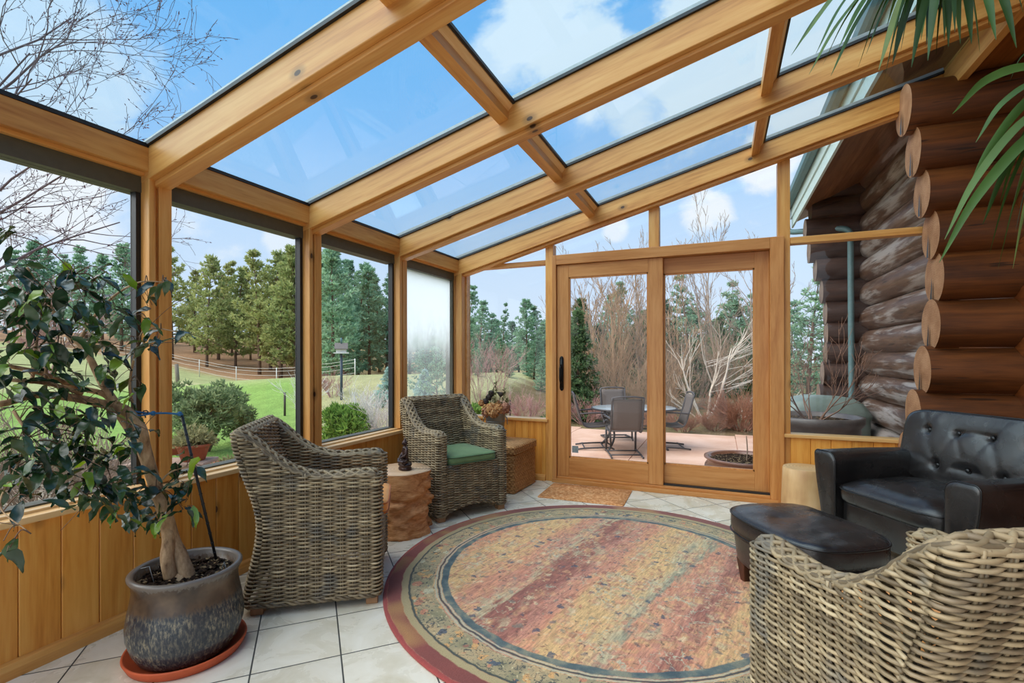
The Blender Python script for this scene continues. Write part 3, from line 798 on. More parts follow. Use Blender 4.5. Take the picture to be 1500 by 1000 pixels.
def make_wicker():
    root = empty('wicker_armchair')
    # two arms
    for sd in (1, -1):
        m = MB(); k = 0; z = 0.058
        while z < 0.845:
            P = arm_path(z, z < SEATZ-0.03)
            seg = []; segs = []
            for q in P:
                if z < topc(q[1])-0.006: seg.append(q)
                else:
                    if len(seg) > 2: segs.append(seg)
                    seg = []
            if len(seg) > 2: segs.append(seg)
            for sg in segs:
                zz = 0.0
                weave(m, [V(sd*q[0], q[1], z) for q in sg], [V(sd*q[2], q[3], 0) for q in sg], [q[4] for q in sg], k)
            k += 1; z += PITCH
        # stakes
        La = pi*AW/2
        for kk in range(-11, 13):
            s = (kk+0.5)*SP
            if s < -0.46 or s > 0.60: continue
            for off in (-0.005, 0.005):
                pts = []
                z = 0.05
                while z < 0.86:
                    P = arm_path(z, z < SEATZ-0.03)
                    best = min(P, key=lambda q: abs(q[4]-s-off))
                    if abs(best[4]-s-off) < SP*0.3 and z < topc(best[1]):
                        # interpolate exactly on straights
                        x, y = best[0], best[1]
                        if best[3] == 0: y += (s+off-best[4])*(1 if best[2] > 0 else -1)
                        pts.append(V(sd*x, y, z))
                    z += 0.04
                if len(pts) > 1: m.tube(pts, 0.0042, 5)
        m.build('woven_arm', M['wicker'], root)
    # back, outer and inner faces
    m = MB(); k = 0; z = 0.058
    st = SP/4; rc = 0.035
    while z < 0.848:
        b = yb(z); P = []
        W = HW-rc
        for i in range(5):
            a = -i*(pi/2)/4; P.append((W+rc*cos(a), b+rc+rc*sin(a), cos(a), sin(a), -W-rc*(pi/2)*(1-i/4)))
        n = int(2*W/st)
        for i in range(1, n): P.append((W-2*W*i/n, b, 0, -1, -W+2*W*i/n))
        for i in range(5):
            a = -pi/2-i*(pi/2)/4; P.append((-W+rc*cos(a), b+rc+rc*sin(a), cos(a), sin(a), W+rc*(pi/2)*i/4))
        weave(m, [V(q[0], q[1], z) for q in P], [V(q[2], q[3], 0) for q in P], [q[4] for q in P], k)
        if z > SEATZ-0.03:
            Wi = HW-AW; n = int(2*Wi/st)
            weave(m, [V(-Wi+2*Wi*i/n, b+BT, z) for i in range(n+1)], [V(0, 1, 0)]*(n+1), [-Wi+2*Wi*i/n for i in range(n+1)], k)
        k += 1; z += PITCH
    for kk in range(-6, 6):
        s = (kk+0.5)*SP
        for off in (-0.005, 0.005):
            if abs(s) < HW-0.02: m.tube([V(s+off, yb(z_), z_) for z_ in [0.05+0.08*i for i in range(11)]], 0.0042, 5)
            if abs(s) < HW-AW: m.tube([V(s+off, yb(z_)+BT, z_) for z_ in [0.38+0.067*i for i in range(8)]], 0.0042, 5)
    m.build('woven_back', M['wicker'], root)
    # front apron with arched lower edge
    m = MB(); k = 0; z = 0.058; Wi = HW-AW+0.012
    def arch(x): return 0.055+0.05*max(0, 1-(x/0.25)**2)
    while z < SEATZ:
        n = int(2*Wi/st); sg = []; runs = []
        for i in range(n+1):
            x = -Wi+2*Wi*i/n
            if z > arch(x): sg.append(x)
            else:
                if len(sg) > 2: runs.append(sg)
                sg = []
        if len(sg) > 2: runs.append(sg)
        for sg in runs: weave(m, [V(x, YF-0.012, z) for x in sg], [V(0, 1, 0)]*len(sg), sg, k)
        k += 1; z += PITCH
    for kk in range(-4, 4):
        s = (kk+0.5)*SP
        for off in (-0.005, 0.005): m.tube([V(s+off, YF-0.012, arch(s)), V(s+off, YF-0.012, SEATZ)], 0.0042, 5)
    for j in range(2):
        m.tube([V(-Wi+2*Wi*i/40, YF-0.012+0.006*cos(i*1.1+j*pi), arch(-Wi+2*Wi*i/40)-0.004+0.006*sin(i*1.1+j*pi)) for i in range(41)], 0.0065, 6)
    m.build('front_apron', M['wicker'], root)
    # seat
    m = MB(); y = yb(SEATZ)+BT; k = 0
    while y < YF-0.01:
        n = 30; Ws = HW-AW
        m.tube([V(-Ws+2*Ws*i/n, y, SEATZ-0.012+0.004*sin(pi*i/2+k*pi)) for i in range(n+1)], 0.0062, 5); y += 0.0145; k += 1
    m.build('seat', M['wicker'], root)
    # braided rim along arms and back
    ctr = []
    for t_ in range(0, 6):
        a = t_/5*pi/2; ctr.append((V(-(HW-AW/2), YF-0.012-0.028*(1-cos(a))-0.002, 0.575+0.069*sin(a)), V(1, 0, 0)))
    y = 0.24
    left = []
    while y > -0.335:
        left.append((V(-(HW-AW/2), y, topc(y)+0.006), V(1, 0, 0))); y -= 0.016
    ctr += left
    bz = yb(0.85)+BT/2
    for i in range(1, 5):
        a = i/5*pi/2
        ctr.append((V(-(HW-AW/2)+0.035*(1-cos(a)), -0.335-(abs(bz)-0.335)*sin(a), 0.852+0.006), V(cos(a), sin(a), 0)))
    x = -(HW-AW/2)+0.045
    while x < 0: ctr.append((V(x, bz, 0.858), V(0, 1, 0))); x += 0.018
    full = ctr+[(V(-p.x, p.y, p.z), V(-a.x, a.y, 0)) for p, a in ctr[::-1]]
    s = 0; S = [0]
    for (p, _), (q, _) in zip(full, full[1:]):
        s += (q-p).length; S.append(s)
    m = MB()
    for j in range(6):
        pts = []
        for i, ((p, a), s) in enumerate(zip(full, S)):
            ph = 2*pi*s/0.30+2*pi*j/6
            tan = (full[min(i+1, len(full)-1)][0]-full[max(i-1, 0)][0]).normalized()
            up = a.cross(tan); up = up if up.z > 0 or abs(up.z) < 1e-6 else -up
            pts.append(p+a*(0.038*sin(ph))+up*(0.0065*cos(2*ph)+0.001-0.010*(sin(ph)**2)))
        m.tube(pts, 0.0074, 6)
    for off in (-0.028, -0.010, 0.010, 0.028):
        m.tube([p+a*off+V(0, 0, -0.008) for p, a in full], 0.0092, 6)
    m.build('braided_rim', M['wicker'], root)
    # bottom band
    m = MB()
    for j in range(3):
        P = arm_path(0.05, True); loop = [V(q[0], q[1], 0) for q in P]
        W = HW-rc; b = yb(0.05)
        rear = [V(W-2*W*i/30, b, 0) for i in range(31)]
        allp = [p for p in loop[::-1]]+rear+[V(-p.x, p.y, 0) for p in loop]
        m.tube([V(p.x+(0.006*cos(i*0.9+j*2.1))*(1 if p.x > 0 else -1), p.y+0.003*sin(i*0.9+j*2.1), 0.050+0.008*sin(i*0.9+j*2.1)) for i, p in enumerate(allp)], 0.0066, 6)
    m.build('base_band', M['wicker'], root)
    for sx in (1, -1):
        for y in (0.255, -0.262):
            m = MB(); m.prism([V(sx*0.262-0.028, y-0.028, 0), V(sx*0.262+0.028, y-0.028, 0), V(sx*0.262+0.028, y+0.028, 0), V(sx*0.262-0.028, y+0.028, 0)], V(0, 0, 0.0), V(0, 0, 0.052))
            m.build('foot', M['foot'], root, smooth=False, bevel=0.004)
    return root
G_W = 'wicker armchairs around the rug'
ch1 = make_wicker()
spots = [((-1.9365, 2.042), atan2(-0.822, 0.570), 'grey wicker armchair seen from the side, behind the potted fig tree'),
         ((-1.961, 3.466), atan2(-0.859, -0.512), 'grey wicker armchair with a green cushion in the corner'),
         ((0.489, 1.597), atan2(0.4694, 0.8830), 'pale wicker armchair in front of the camera, seen from behind')]
ch_kids = kids(ch1)
for i, ((x, y), a, lb) in enumerate(spots):
    o = ch1 if i == 0 else copy_tree(ch1, None, ch_kids)
    o.location = (x, y, 0); o.rotation_euler = (0, 0, a)
    tag(o, lb, 'armchair', G_W)

def m_fabric(name, c, var=0.1, stripe=None):
    t = NT(name); co = t.coord()
    n = t.noise(co, 180, 2); n2 = t.noise(co, 9, 3)
    col = t.hsv(lin(c), v=t.maprange(t.math('ADD', t.math('MULTIPLY', n[0], 0.4), t.math('MULTIPLY', n2[0], 0.6)), 0.3, 0.7, 1-var, 1+var))
    t.bsdf(col, 0.85, 0.2, t.bump(n[0], 0.25, 0.002), sheen=0.2); return t.mat
M['green_fab'] = m_fabric('green_canvas', (104, 132, 90)); M['green_pipe'] = m_fabric('dark_green_piping', (70, 96, 66))
M['orange_fab'] = m_fabric('orange_canvas', (222, 150, 78)); M['orange_pipe'] = m_fabric('orange_piping', (176, 96, 40))
def cushion(idx, mat, pmat, label, fwd_=0.0):
    (x, y), a, _ = spots[idx]
    x -= fwd_*sin(a)*1.0; y += fwd_*cos(a)
    root = empty('seat_cushion', (x, y, 0.402), a, label, 'cushion', 'wicker chair seat cushions')
    yc = (YF-0.005+(yb(0.42)+BT+0.012))/2; dy = (YF+0.012-(yb(0.42)+BT+0.012))/2
    sh = Matrix.Translation((0, yc, 0))
    def wr(p, sc):
        h = mnoise.noise(V(p.x*6+idx*9, p.y*6, 1.3))
        p = p.copy(); p.z += 0.006*h*(1 if p.z > 0.02 else 0)*min(1, 1.2-sc)
        return p
    m = MB(); se_solid(m, 0.214, dy, pillow_prof(0.062, 0.010, 0.022, 12), 9, 72, wr, sh); m.build('cover', mat, root)
    for z in (0.054, 0.008):
        m = MB(); m.tube([sh @ p for p in se_loop(0.2145, dy+0.0005, 9, 96, z)], 0.0042, 6, closed=True); m.build('piping', pmat, root)
cushion(1, M['green_fab'], M['green_pipe'], 'sage green cushion on the wicker chair in the corner')
cushion(0, M['orange_fab'], M['orange_pipe'], 'orange cushion on the wicker chair beside the potted fig tree', 0.025)
cushion(2, M['orange_fab'], M['orange_pipe'], 'orange cushion on the wicker chair closest to the camera')

# ================================================================ black leather chair and ottoman
def m_leather():
    t = NT('black_leather'); co = t.coord()
    n = t.noise(co, 5, 3); v = t.voro(co, 240, 'DISTANCE_TO_EDGE'); w = t.noise(t.mapping(co, (1, 1, 1)), 11, 4, 0.6, 1.2)
    col = t.ramp(n[0], [(0.3, (22, 21, 22)), (0.6, (38, 35, 34)), (0.78, (56, 47, 42))])
    h = t.math('ADD', t.math('MULTIPLY', w[0], 1.0), t.math('MULTIPLY', v[0], 0.25))
    t.bsdf(col, t.maprange(n[0], 0.3, 0.7, 0.20, 0.33), 0.7, t.bump(h, 0.22, 0.012)); return t.mat
M['leather'] = m_leather()
M['leather_pipe'] = m_plain('black_leather_piping', (18, 18, 19), 0.3)
M['dark_wood'] = m_wood('dark_stained_leg', (92, 52, 34), (70, 38, 24), (46, 24, 16), 'z')
rc_a = atan2(0.83, -0.55)
rec = empty('leather_armchair', (1.172, 3.588, 0), rc_a, 'black leather armchair with a button-tufted back beside the log wall', 'armchair')
def arm_section(y, front, sx):
    zt = 0.588-0.010*sstep(0.1, -0.35, y)
    zb_ = 0.085
    xo = lambda z: 0.425+0.065*sstep(0.06, 0.56, z)
    xi = 0.33
    P = []
    rt = 0.030
    N = 10
    for i in range(N): 
        z = zb_+(zt-rt-zb_)*i/N; P.append(V(xo(z), y, z))
    xo_t = xo(zt-rt)
    for i in range(9):
        a = pi/2*i/8; P.append(V(xo_t-rt+rt*cos(a), y, zt-rt+rt*sin(a)))
    ri = 0.060
    for i in range(9):
        a = pi/2+pi/2*i/8; P.append(V(xi+ri+ri*cos(a), y, zt-ri+0.0+ri*sin(a)-(0.0)))
    for i in range(1, N+1):
        z = zt-ri+(zb_-zt+ri)*i/N; P.append(V(xi, y, z))
    c = V((xi+xo(0.35))/2, y, 0.33)
    if front < 1: P = [c+(p-c)*front for p in P]; 
    P = [V(p.x, y, p.z) for p in P]
    return [V(p.x*sx, p.y, p.z) for p in P]
for sx in (1, -1):
    m = MB()
    secs = [arm_section(0.398, 0.02, sx), arm_section(0.401, 0.5, sx), arm_section(0.402, 0.9, sx), arm_section(0.398, 0.985, sx)]
    secs += [arm_section(y, 1, sx) for y in (0.388, 0.3, 0.2, 0.1, 0.0, -0.1, -0.2, -0.3, -0.37)]
    secs += [arm_section(-0.385, 0.97, sx), arm_section(-0.39, 0.5, sx), arm_section(-0.39, 0.02, sx)]
    loft(m, secs, False)
    ar = m.build('armrest', M['leather'], rec)
    m = MB(); m.tube([V(p.x, 0.392, p.z) for p in arm_section(0.392, 1.004, sx) if p.z > 0.1], 0.0048, 6); m.build('piping', M['leather_pipe'], ar)
    for y in (0.35, -0.33):
        m = MB(); m.tube([V(sx*0.38, y, 0.0), V(sx*0.38, y, 0.09)], [0.018, 0.026], 10); m.build('leg', M['dark_wood'], rec)
m = MB(); se_solid(m, 0.336, 0.36, [(0.02, 0.10), (0.97, 0.10), (1, 0.115), (1, 0.28), (0.985, 0.295), (0.02, 0.297)], 14, 80)
m.build('base', M['leather'], rec)
m = MB()
def seatfn(p, sc):
    p = p.copy(); front = sstep(0.05, 0.34, p.y)
    p.z += 0.014*mnoise.noise(V(p.x*7, p.y*5, 3.1))*(1-0.7*sc) + 0.004*mnoise.noise(V(p.x*22, p.y*12, 8))
    p.z -= 0.02*front*(1 if p.z > 0.36 else 0)*sstep(0.7, 1.0, sc)
    return p
se_solid(m, 0.326, 0.31, [(s, 0.298+z) for s, z in pillow_prof(0.125, 0.024, 0.034, 16)], 7, 88, seatfn, Matrix.Translation((0, 0.105, 0)))
sc_ = m.build('seat_cushion', M['leather'], rec)
m = MB(); m.tube([Matrix.Translation((0, 0.105, 0)) @ seatfn(p, 1.0) for p in se_loop(0.328, 0.312, 7, 96, 0.298+0.105)], 0.0052, 6, closed=True)
m.build('piping', M['leather_pipe'], sc_)
# tufted back
BTN = [(0.27, 0.325), (0.09, 0.325), (-0.09, 0.325), (-0.27, 0.325), (0.18, 0.115), (0.0, 0.115), (-0.18, 0.115)]
BW, BH, BTK = 0.445, 0.228, 0.085
Mb = Matrix.Translation((0, -0.225, 0.395)) @ Matrix.Rotation(radians(15.5), 4, 'X')
def dimple(x, z):
    d = 0.0
    for bx, bz in BTN:
        r2 = (x-bx)**2+(z-bz)**2; d += 0.013*exp(-r2/0.0005)+0.010*exp(-r2/0.006)
    def crease(a, b, amp, w):
        nonlocal d
        ax, az = a; bx, bz = b; L2 = (bx-ax)**2+(bz-az)**2
        t = max(0, min(1, ((x-ax)*(bx-ax)+(z-az)*(bz-az))/L2)); px, pz = ax+(bx-ax)*t, az+(bz-az)*t
        d += amp*exp(-((x-px)**2+(z-pz)**2)/w)*(0.45+0.55*abs(2*t-1))
    B = BTN
    for a, b in ((0, 4), (1, 4), (1, 5), (2, 5), (2, 6), (3, 6)): crease(B[a], B[b], 0.006, 0.00035)
    for a, e in ((0, (0.31, 0.44)), (1, (0.10, 0.455)), (2, (-0.10, 0.455)), (3, (-0.31, 0.44)), (0, (0.43, 0.27)), (3, (-0.43, 0.27)), (0, (0.24, 0.45)), (1, (0.05, 0.44)), (2, (-0.13, 0.44)), (4, (0.24, 0.0)), (4, (0.12, 0.0)), (5, (0.05, 0.0)), (5, (-0.06, 0.0)), (6, (-0.22, 0.0)), (6, (-0.12, 0.0)), (4, (0.40, 0.04)), (6, (-0.4, 0.04)), (4, (0.36, 0.17)), (6, (-0.36, 0.17))): crease(B[a], e, 0.0045, 0.0004)
    return d
def backpt(x, z, y): return Mb @ V(x, y, z)
m = MB()
SEG = 176; loops = []
def bl(sc, y, dim):
    L = se_loop(BW*sc, BH*sc, 6.5, SEG, 0); out = []
    for p in L:
        x, z = p.x, p.y+BH
        wv = 1+0.04*(z/(2*BH)-0.5)
        yy = y
        if dim: yy = y-dimple(x, z)*sstep(1.0, 0.86, sc)+0.004*mnoise.noise(V(x*9, z*9, 5))
        out.append(backpt(x*wv, z, yy))
    return out
loops.append(bl(0.02, -BTK, False)); loops.append(bl(0.7, -BTK, False)); loops.append(bl(0.95, -BTK+0.004, False)); loops.append(bl(0.99, -BTK+0.018, False)); loops.append(bl(1.0, -BTK+0.04, False)); loops.append(bl(1.0, 0.03, False)); loops.append(bl(0.992, 0.048, False)); loops.append(bl(0.975, 0.062, False))
K = 54
for k in range(1, K+1):
    s = 0.96*(1-k/K); loops.append(bl(max(s, 0.004), 0.066+0.040*(1-(s/0.96)**2.2), True))
loft(m, loops, False)
bk = m.build('backrest', M['leather'], rec)
m = MB(); m.tube([backpt(p.x*(1+0.04*((p.y+BH)/(2*BH)-0.5)), p.y+BH, 0.044) for p in se_loop(BW*1.0, BH*1.0, 6.5, 110, 0)], 0.005, 6, closed=True)
m.build('piping', M['leather_pipe'], bk)
for bx, bz in BTN:
    m = MB(); q = backpt(bx, bz, 0.066+0.040*(1-min(1, (abs(bx)/BW))**2.2)-dimple(bx, bz)+0.010)
    m.ball(q, (0.013, 0.008, 0.013), 12, 8); m.build('button', M['leather_pipe'], bk)

# ottoman
ott = empty('ottoman', (0.372, 2.800, 0), atan2(0.83, -0.55), 'low black leather ottoman in front of the leather armchair', 'ottoman')
m = MB(); se_solid(m, 0.332, 0.245, [(0.02, 0.125), (0.91, 0.125), (0.935, 0.135), (0.985, 0.255), (0.99, 0.27), (0.97, 0.274), (0.02, 0.275)], 3.2, 88)
m.build('base', M['leather'], ott)
m = MB()
def ottfn(p, sc):
    p = p.copy()
    if p.z > 0.36: p.z += 0.016*mnoise.noise(V(p.x*5, p.y*6, 1.7))*(1-sc**3)+0.004*mnoise.noise(V(p.x*20, p.y*14, 2.2))
    return p
se_solid(m, 0.340, 0.254, [(s, 0.272+z) for s, z in pillow_prof(0.108, 0.020, 0.028, 18)], 3.2, 96, ottfn)
oc = m.build('top_cushion', M['leather'], ott)
for z in (0.368, 0.280):
    m = MB(); m.tube(se_loop(0.341, 0.255, 3.2, 110, z), 0.0048, 6, closed=True); m.build('piping', M['leather_pipe'], oc)
for sx in (1, -1):
    for sy in (1, -1):
        m = MB(); m.prism([V(sx*0.215-0.026, sy*0.160-0.026, 0), V(sx*0.215+0.026, sy*0.160-0.026, 0), V(sx*0.215+0.026, sy*0.160+0.026, 0), V(sx*0.215-0.026, sy*0.160+0.026, 0)], V(0, 0, 0.0), V(0, 0, 0.132))
        m.v = [((x-sx*0.215)*(0.55 if z < 0.1 else 1.25)+sx*(0.218 if z < 0.1 else 0.215), (y-sy*0.160)*(0.55 if z < 0.1 else 1.25)+sy*(0.162 if z < 0.1 else 0.160), z) for x, y, z in m.v]
        m.build('leg', M['dark_wood'], ott, smooth=False, bevel=0.004)

# ================================================================ stump tables
def m_cedar():
    t = NT('split_cedar_side'); co = t.coord()
    n = t.noise(t.mapping(co, (1, 1, 3.0)), 7, 5, 0.65, 0.8); n2 = t.noise(t.mapping(co, (1, 1, 4)), 34, 3)
    c = t.ramp(t.math('ADD', t.math('MULTIPLY', n[0], 0.7), t.math('MULTIPLY', n2[0], 0.3)), [(0.30, (112, 66, 34)), (0.43, (176, 116, 68)), (0.56, (206, 148, 96)), (0.72, (224, 176, 124))])
    t.bsdf(c, 0.6, 0.35, t.bump(n2[0], 0.4, 0.006)); return t.mat
def m_rings(name, c1, c2):
    t = NT(name); co = t.coord()
    w = t.n('ShaderNodeTexWave', wave_type='RINGS', rings_direction='Z'); t.l(co, w.inputs[0]); w.inputs['Scale'].default_value = 14; w.inputs['Distortion'].default_value = 2.0; w.inputs['Detail'].default_value = 2
    n = t.noise(co, 6, 3)
    c = t.mix(t.math('MULTIPLY', w.outputs[1], 0.5), t.ramp(n[0], [(0.3, c1), (0.7, c2)]), lin(tuple(x*0.82 for x in c1)))
    t.bsdf(c, 0.4, 0.5); return t.mat
M['cedar'] = m_cedar(); M['cedar_top'] = m_rings('cedar_top', (214, 172, 130), (232, 200, 164))
st1 = empty('stump_table', (-2.035, 2.862, 0), 0.0, 'rough cedar stump table between the two wicker chairs by the windows', 'side table')
def stump_r(a, z):
    fl = 0.205-0.012*sstep(0.05, 0.40, z)+0.02*sstep(0.1, 0.0, z)
    r = fl+0.018*mnoise.noise(V(cos(a)*1.6, sin(a)*1.6, 2.0))
    lob = sstep(0.30, 0.22, z)
    g = mnoise.noise(V(cos(a)*2.2+3, sin(a)*2.2, z*16))
    r += lob*(0.024*g-0.026*abs(mnoise.noise(V(cos(a)*3, sin(a)*3, z*24+5))))
    # stepped broken flank on the side facing the rug and doors
    k = exp(-((((a-0.55+pi) % (2*pi))-pi)/0.55)**2)
    r += k*(-0.030+0.055*(math.floor(mnoise.noise(V(a*1.3, z*13, 9))*2.2+0.6)/2.2))*sstep(0.41, 0.36, z)
    r -= 0.02*exp(-((z-0.255-0.02*sin(a*2))/0.014)**2)*sstep(-2.6, -1.0, a if a < pi else a-2*pi)*0.8
    return r
m = MB()
NZ, NA = 44, 110
m.grid(lambda u, w: V(stump_r(u*2*pi, w*0.418)*cos(u*2*pi), stump_r(u*2*pi, w*0.418)*sin(u*2*pi), w*0.418), NA, NZ, True)
m.build('trunk_body', M['cedar'], st1)
m = MB(); top = [V(stump_r(2*pi*k/NA, 0.418)*cos(2*pi*k/NA), stump_r(2*pi*k/NA, 0.418)*sin(2*pi*k/NA), 0) for k in range(NA)]
loft(m, [[p*1.0+V(0, 0, 0.417) for p in top], [p*0.985+V(0, 0, 0.424) for p in top], [p*0.5+V(0, 0, 0.424) for p in top], [p*0.02+V(0, 0, 0.424) for p in top]], False)
tp = m.build('sawn_top', M['cedar_top'], st1)
m = MB(); m.prism([V(0.03, 0.01, 0), V(0.198, 0.062, 0), V(0.199, 0.07, 0)], V(0, 0, 0.4235), V(0, 0, 0.4250)); m.build('crack', M['gasket'], tp, smooth=False)

st2 = empty('log_stool', (0.585, 4.305, 0), 0.0, 'smooth pale round log stool behind the leather armchair', 'side table')
def m_palelog():
    t = NT('pale_peeled_log'); co = t.coord()
    n = t.noise(t.mapping(co, (1, 1, 0.2)), 10, 4); n2 = t.noise(co, 4, 3)
    c = t.ramp(t.math('ADD', t.math('MULTIPLY', n[0], 0.6), t.math('MULTIPLY', n2[0], 0.4)), [(0.3, (178, 130, 84)), (0.5, (212, 170, 120)), (0.7, (230, 198, 154))])
    vo = t.voro(t.mapping(co, (1, 1, 0.6)), 6); sp = t.n('ShaderNodeSeparateColor'); t.l(vo[1], sp.inputs[0])
    k = t.math('MULTIPLY', t.maprange(vo[0], 0.06, 0.14, 1, 0), t.math('GREATER_THAN', sp.outputs[0], 0.6))
    t.bsdf(t.mix(k, c, lin((110, 58, 26))), 0.4, 0.5); return t.mat
m = MB(); m.lathe([(0.150, 0.0), (0.154, 0.01), (0.155, 0.1), (0.151, 0.25), (0.148, 0.345), (0.143, 0.358)], 48, fn=lambda p, a, i: p*1.0+V(0, 0, 0)+V(cos(a), sin(a), 0)*0.006*mnoise.noise(V(cos(a)*1.5, sin(a)*1.5, i*0.3)), cap=False)
m.build('trunk_body', m_palelog(), st2)
m = MB(); m.lathe([(0.1435, 0.357), (0.12, 0.361), (0.05, 0.361), (0.001, 0.361)], 48, cap=False)
m.build('sawn_top', m_rings('pale_log_top', (206, 164, 112), (226, 196, 152)), st2)

# ================================================================ little bronze statue
def m_bronze(): return m_plain('dark_bronze', (62, 44, 40), 0.35, 0.6, metal=0.5, var=0.3, nscale=60)
M['statue'] = m_bronze()
stt = empty('seated_statue', (-2.000, 2.850, 0.4245), radians(-40), 'small dark bronze statue of a seated meditating figure on the cedar stump', 'statue')
m = MB()
m.lathe([(0.046, 0.0), (0.049, 0.006), (0.044, 0.014), (0.042, 0.018), (0.050, 0.026), (0.048, 0.034), (0.030, 0.037)], 28, squash=0.72)
m.build('lotus_base', M['statue'], stt)
m = MB()
def limb(a, b, r0, r1): m.tube([Vector(a), (Vector(a)+Vector(b))/2, Vector(b)], [r0, (r0+r1)/2*1.05, r1], 10)
m.ball((0, 0, 0.052), (0.030, 0.022, 0.018), 16, 10)
for k in range(7):
    t_ = k/6; m.ball((0, 0.002, 0.055+0.055*t_), (0.021+0.006*sin(pi*t_)+0.003*t_, 0.016, 0.014), 14, 8)
m.ball((0, 0.001, 0.116), (0.029, 0.014, 0.010), 14, 8)
m.tube([V(0, 0.0, 0.115), V(0, -0.001, 0.134)], [0.010, 0.009], 10)
m.ball((0, -0.001, 0.142), (0.0135, 0.0145, 0.0165), 16, 12)
m.ball((0, 0.000, 0.1585), (0.007, 0.007, 0.008), 12, 8)
m.ball((0, -0.0155, 0.140), (0.0025, 0.003, 0.004), 8, 6)
for sx in (1, -1):
    m.ball((sx*0.0135, 0.001, 0.139), (0.002, 0.003, 0.007), 8, 6)
    limb((sx*0.027, 0.002, 0.114), (sx*0.036, -0.004, 0.082), 0.0085, 0.0075)
    limb((sx*0.036, -0.004, 0.082), (sx*0.010, -0.026, 0.066), 0.0075, 0.0055)
    m.ball((sx*0.006, -0.029, 0.064), (0.008, 0.005, 0.004), 10, 6)
    limb((sx*0.018, -0.004, 0.048), (sx*0.050, -0.020, 0.046), 0.014, 0.011)
    limb((sx*0.050, -0.020, 0.046), (-sx*0.012, -0.036, 0.044), 0.011, 0.007)
stt.scale = (1.27, 1.27, 1.27)
o = m.build('figure', M['statue'], stt)
rm = o.modifiers.new('r', 'REMESH'); rm.mode = 'VOXEL'; rm.voxel_size = 0.0021; rm.use_smooth_shade = True
sm = o.modifiers.new('s', 'SMOOTH'); sm.iterations = 4; sm.factor = 0.5

# ================================================================ basket trunk and pail of dried flowers
def m_basket():
    t = NT('woven_seagrass'); co = t.coord()
    b = t.n('ShaderNodeTexChecker'); t.l(t.mapping(co, (1, 1, 1)), b.inputs[0]); b.inputs['Scale'].default_value = 52
    n = t.noise(co, 40, 3); n2 = t.noise(co, 5, 2)
    c = t.ramp(t.math('ADD', t.math('MULTIPLY', n[0], 0.6), t.math('MULTIPLY', b.outputs[1], 0.18)), [(0.25, (150, 102, 58)), (0.42, (196, 144, 90)), (0.62, (216, 172, 116))])
    t.bsdf(t.hsv(c, v=t.maprange(n2[0], 0.3, 0.7, 0.88, 1.1)), 0.65, 0.3, t.bump(t.math('ADD', n[0], t.math('MULTIPLY', b.outputs[1], 0.5)), 0.5, 0.004)); return t.mat
M['basket'] = m_basket()
bk_ = empty('basket_trunk', (-1.865, 4.205, 0), radians(-3), 'square woven basket trunk with a lid in the corner behind the wicker chair', 'basket')
m = MB(); se_solid(m, 0.228, 0.232, [(0.01, 0.0), (0.97, 0.0), (1.0, 0.01), (1.0, 0.2), (0.99, 0.34), (0.01, 0.345)], 26, 64); m.build('body', M['basket'], bk_)
# horizontal weavers
m = MB()
for k in range(22):
    z = 0.012+k*0.0152
    L = se_loop(0.2285, 0.2325, 26, 112, z)
    m.tube([p+V(p.x, p.y, 0).normalized()*0.0028*sin(pi*i/2.0+k*pi) for i, p in enumerate(L)], 0.0052, 5, closed=True)
m.build('weave', M['basket'], bk_)
m = MB(); se_solid(m, 0.240, 0.244, [(0.94, 0.345), (1.0, 0.347), (1.0, 0.402), (0.985, 0.414), (0.5, 0.416), (0.01, 0.416)], 22, 64); ld = m.build('lid', M['basket'], bk_)
m = MB()
for z in (0.352, 0.364, 0.376, 0.388, 0.400): m.tube([p+V(p.x, p.y, 0).normalized()*0.0025*sin(pi*i/2+z*260) for i, p in enumerate(se_loop(0.2405, 0.2445, 22, 112, z))], 0.005, 5, closed=True)
m.build('rim_weave', M['basket'], ld)

M['zinc'] = m_plain('galvanised_zinc', (132, 136, 134), 0.45, 0.5, metal=0.55, var=0.2, nscale=18)
pl = empty('zinc_pail', (-1.955, 4.235, 0.417), 0.4, 'grey galvanised pail holding dried flowers on the basket trunk', 'pail')
m = MB(); m.lathe([(0.070, 0.0), (0.074, 0.004), (0.094, 0.165), (0.099, 0.168), (0.099, 0.176), (0.093, 0.176), (0.072, 0.02), (0.001, 0.02)], 36, cap=False)
for z, r in ((0.055, 0.0815), (0.12, 0.0893)): m.tube([V(r*cos(2*pi*k/36), r*sin(2*pi*k/36), z) for k in range(36)], 0.0025, 5, closed=True)
m.build('bucket', M['zinc'], pl)
for sx in (1, -1):
    m = MB(); m.tube(catmull([V(sx*0.094, -0.02, 0.15), V(sx*0.110, -0.024, 0.135), V(sx*0.114, 0, 0.10), V(sx*0.110, 0.024, 0.135), V(sx*0.094, 0.02, 0.15)], 5), 0.0035, 6); m.build('ear_handle', M['zinc'], pl)
pl.scale = (1.0, 1.0, 1.45)
fl = empty('dried_flower_bunch', (-1.955, 4.235, 0.645), 0.0, 'bunch of dried tan hydrangeas with dark pods in the zinc pail', 'dried flowers')
rng = random.Random(5)
def m_petal(name, a, b): 
    t = NT(name); r = t.island(); t.bsdf(t.ramp(r, [(0, a), (0.5, tuple((x+y)/2 for x, y in zip(a, b))), (1, b)]), 0.8, 0.2); return t.mat
M['petal'] = m_petal('dried_petal', (176, 116, 66), (226, 182, 128)); M['petal_pink'] = m_petal('dusty_pink_petal', (168, 110, 88), (208, 160, 130))
M['pod'] = m_petal('dark_seed_pod', (48, 42, 40), (84, 74, 68)); M['dry_leaf'] = m_petal('dry_olive_leaf', (82, 84, 52), (128, 120, 76))
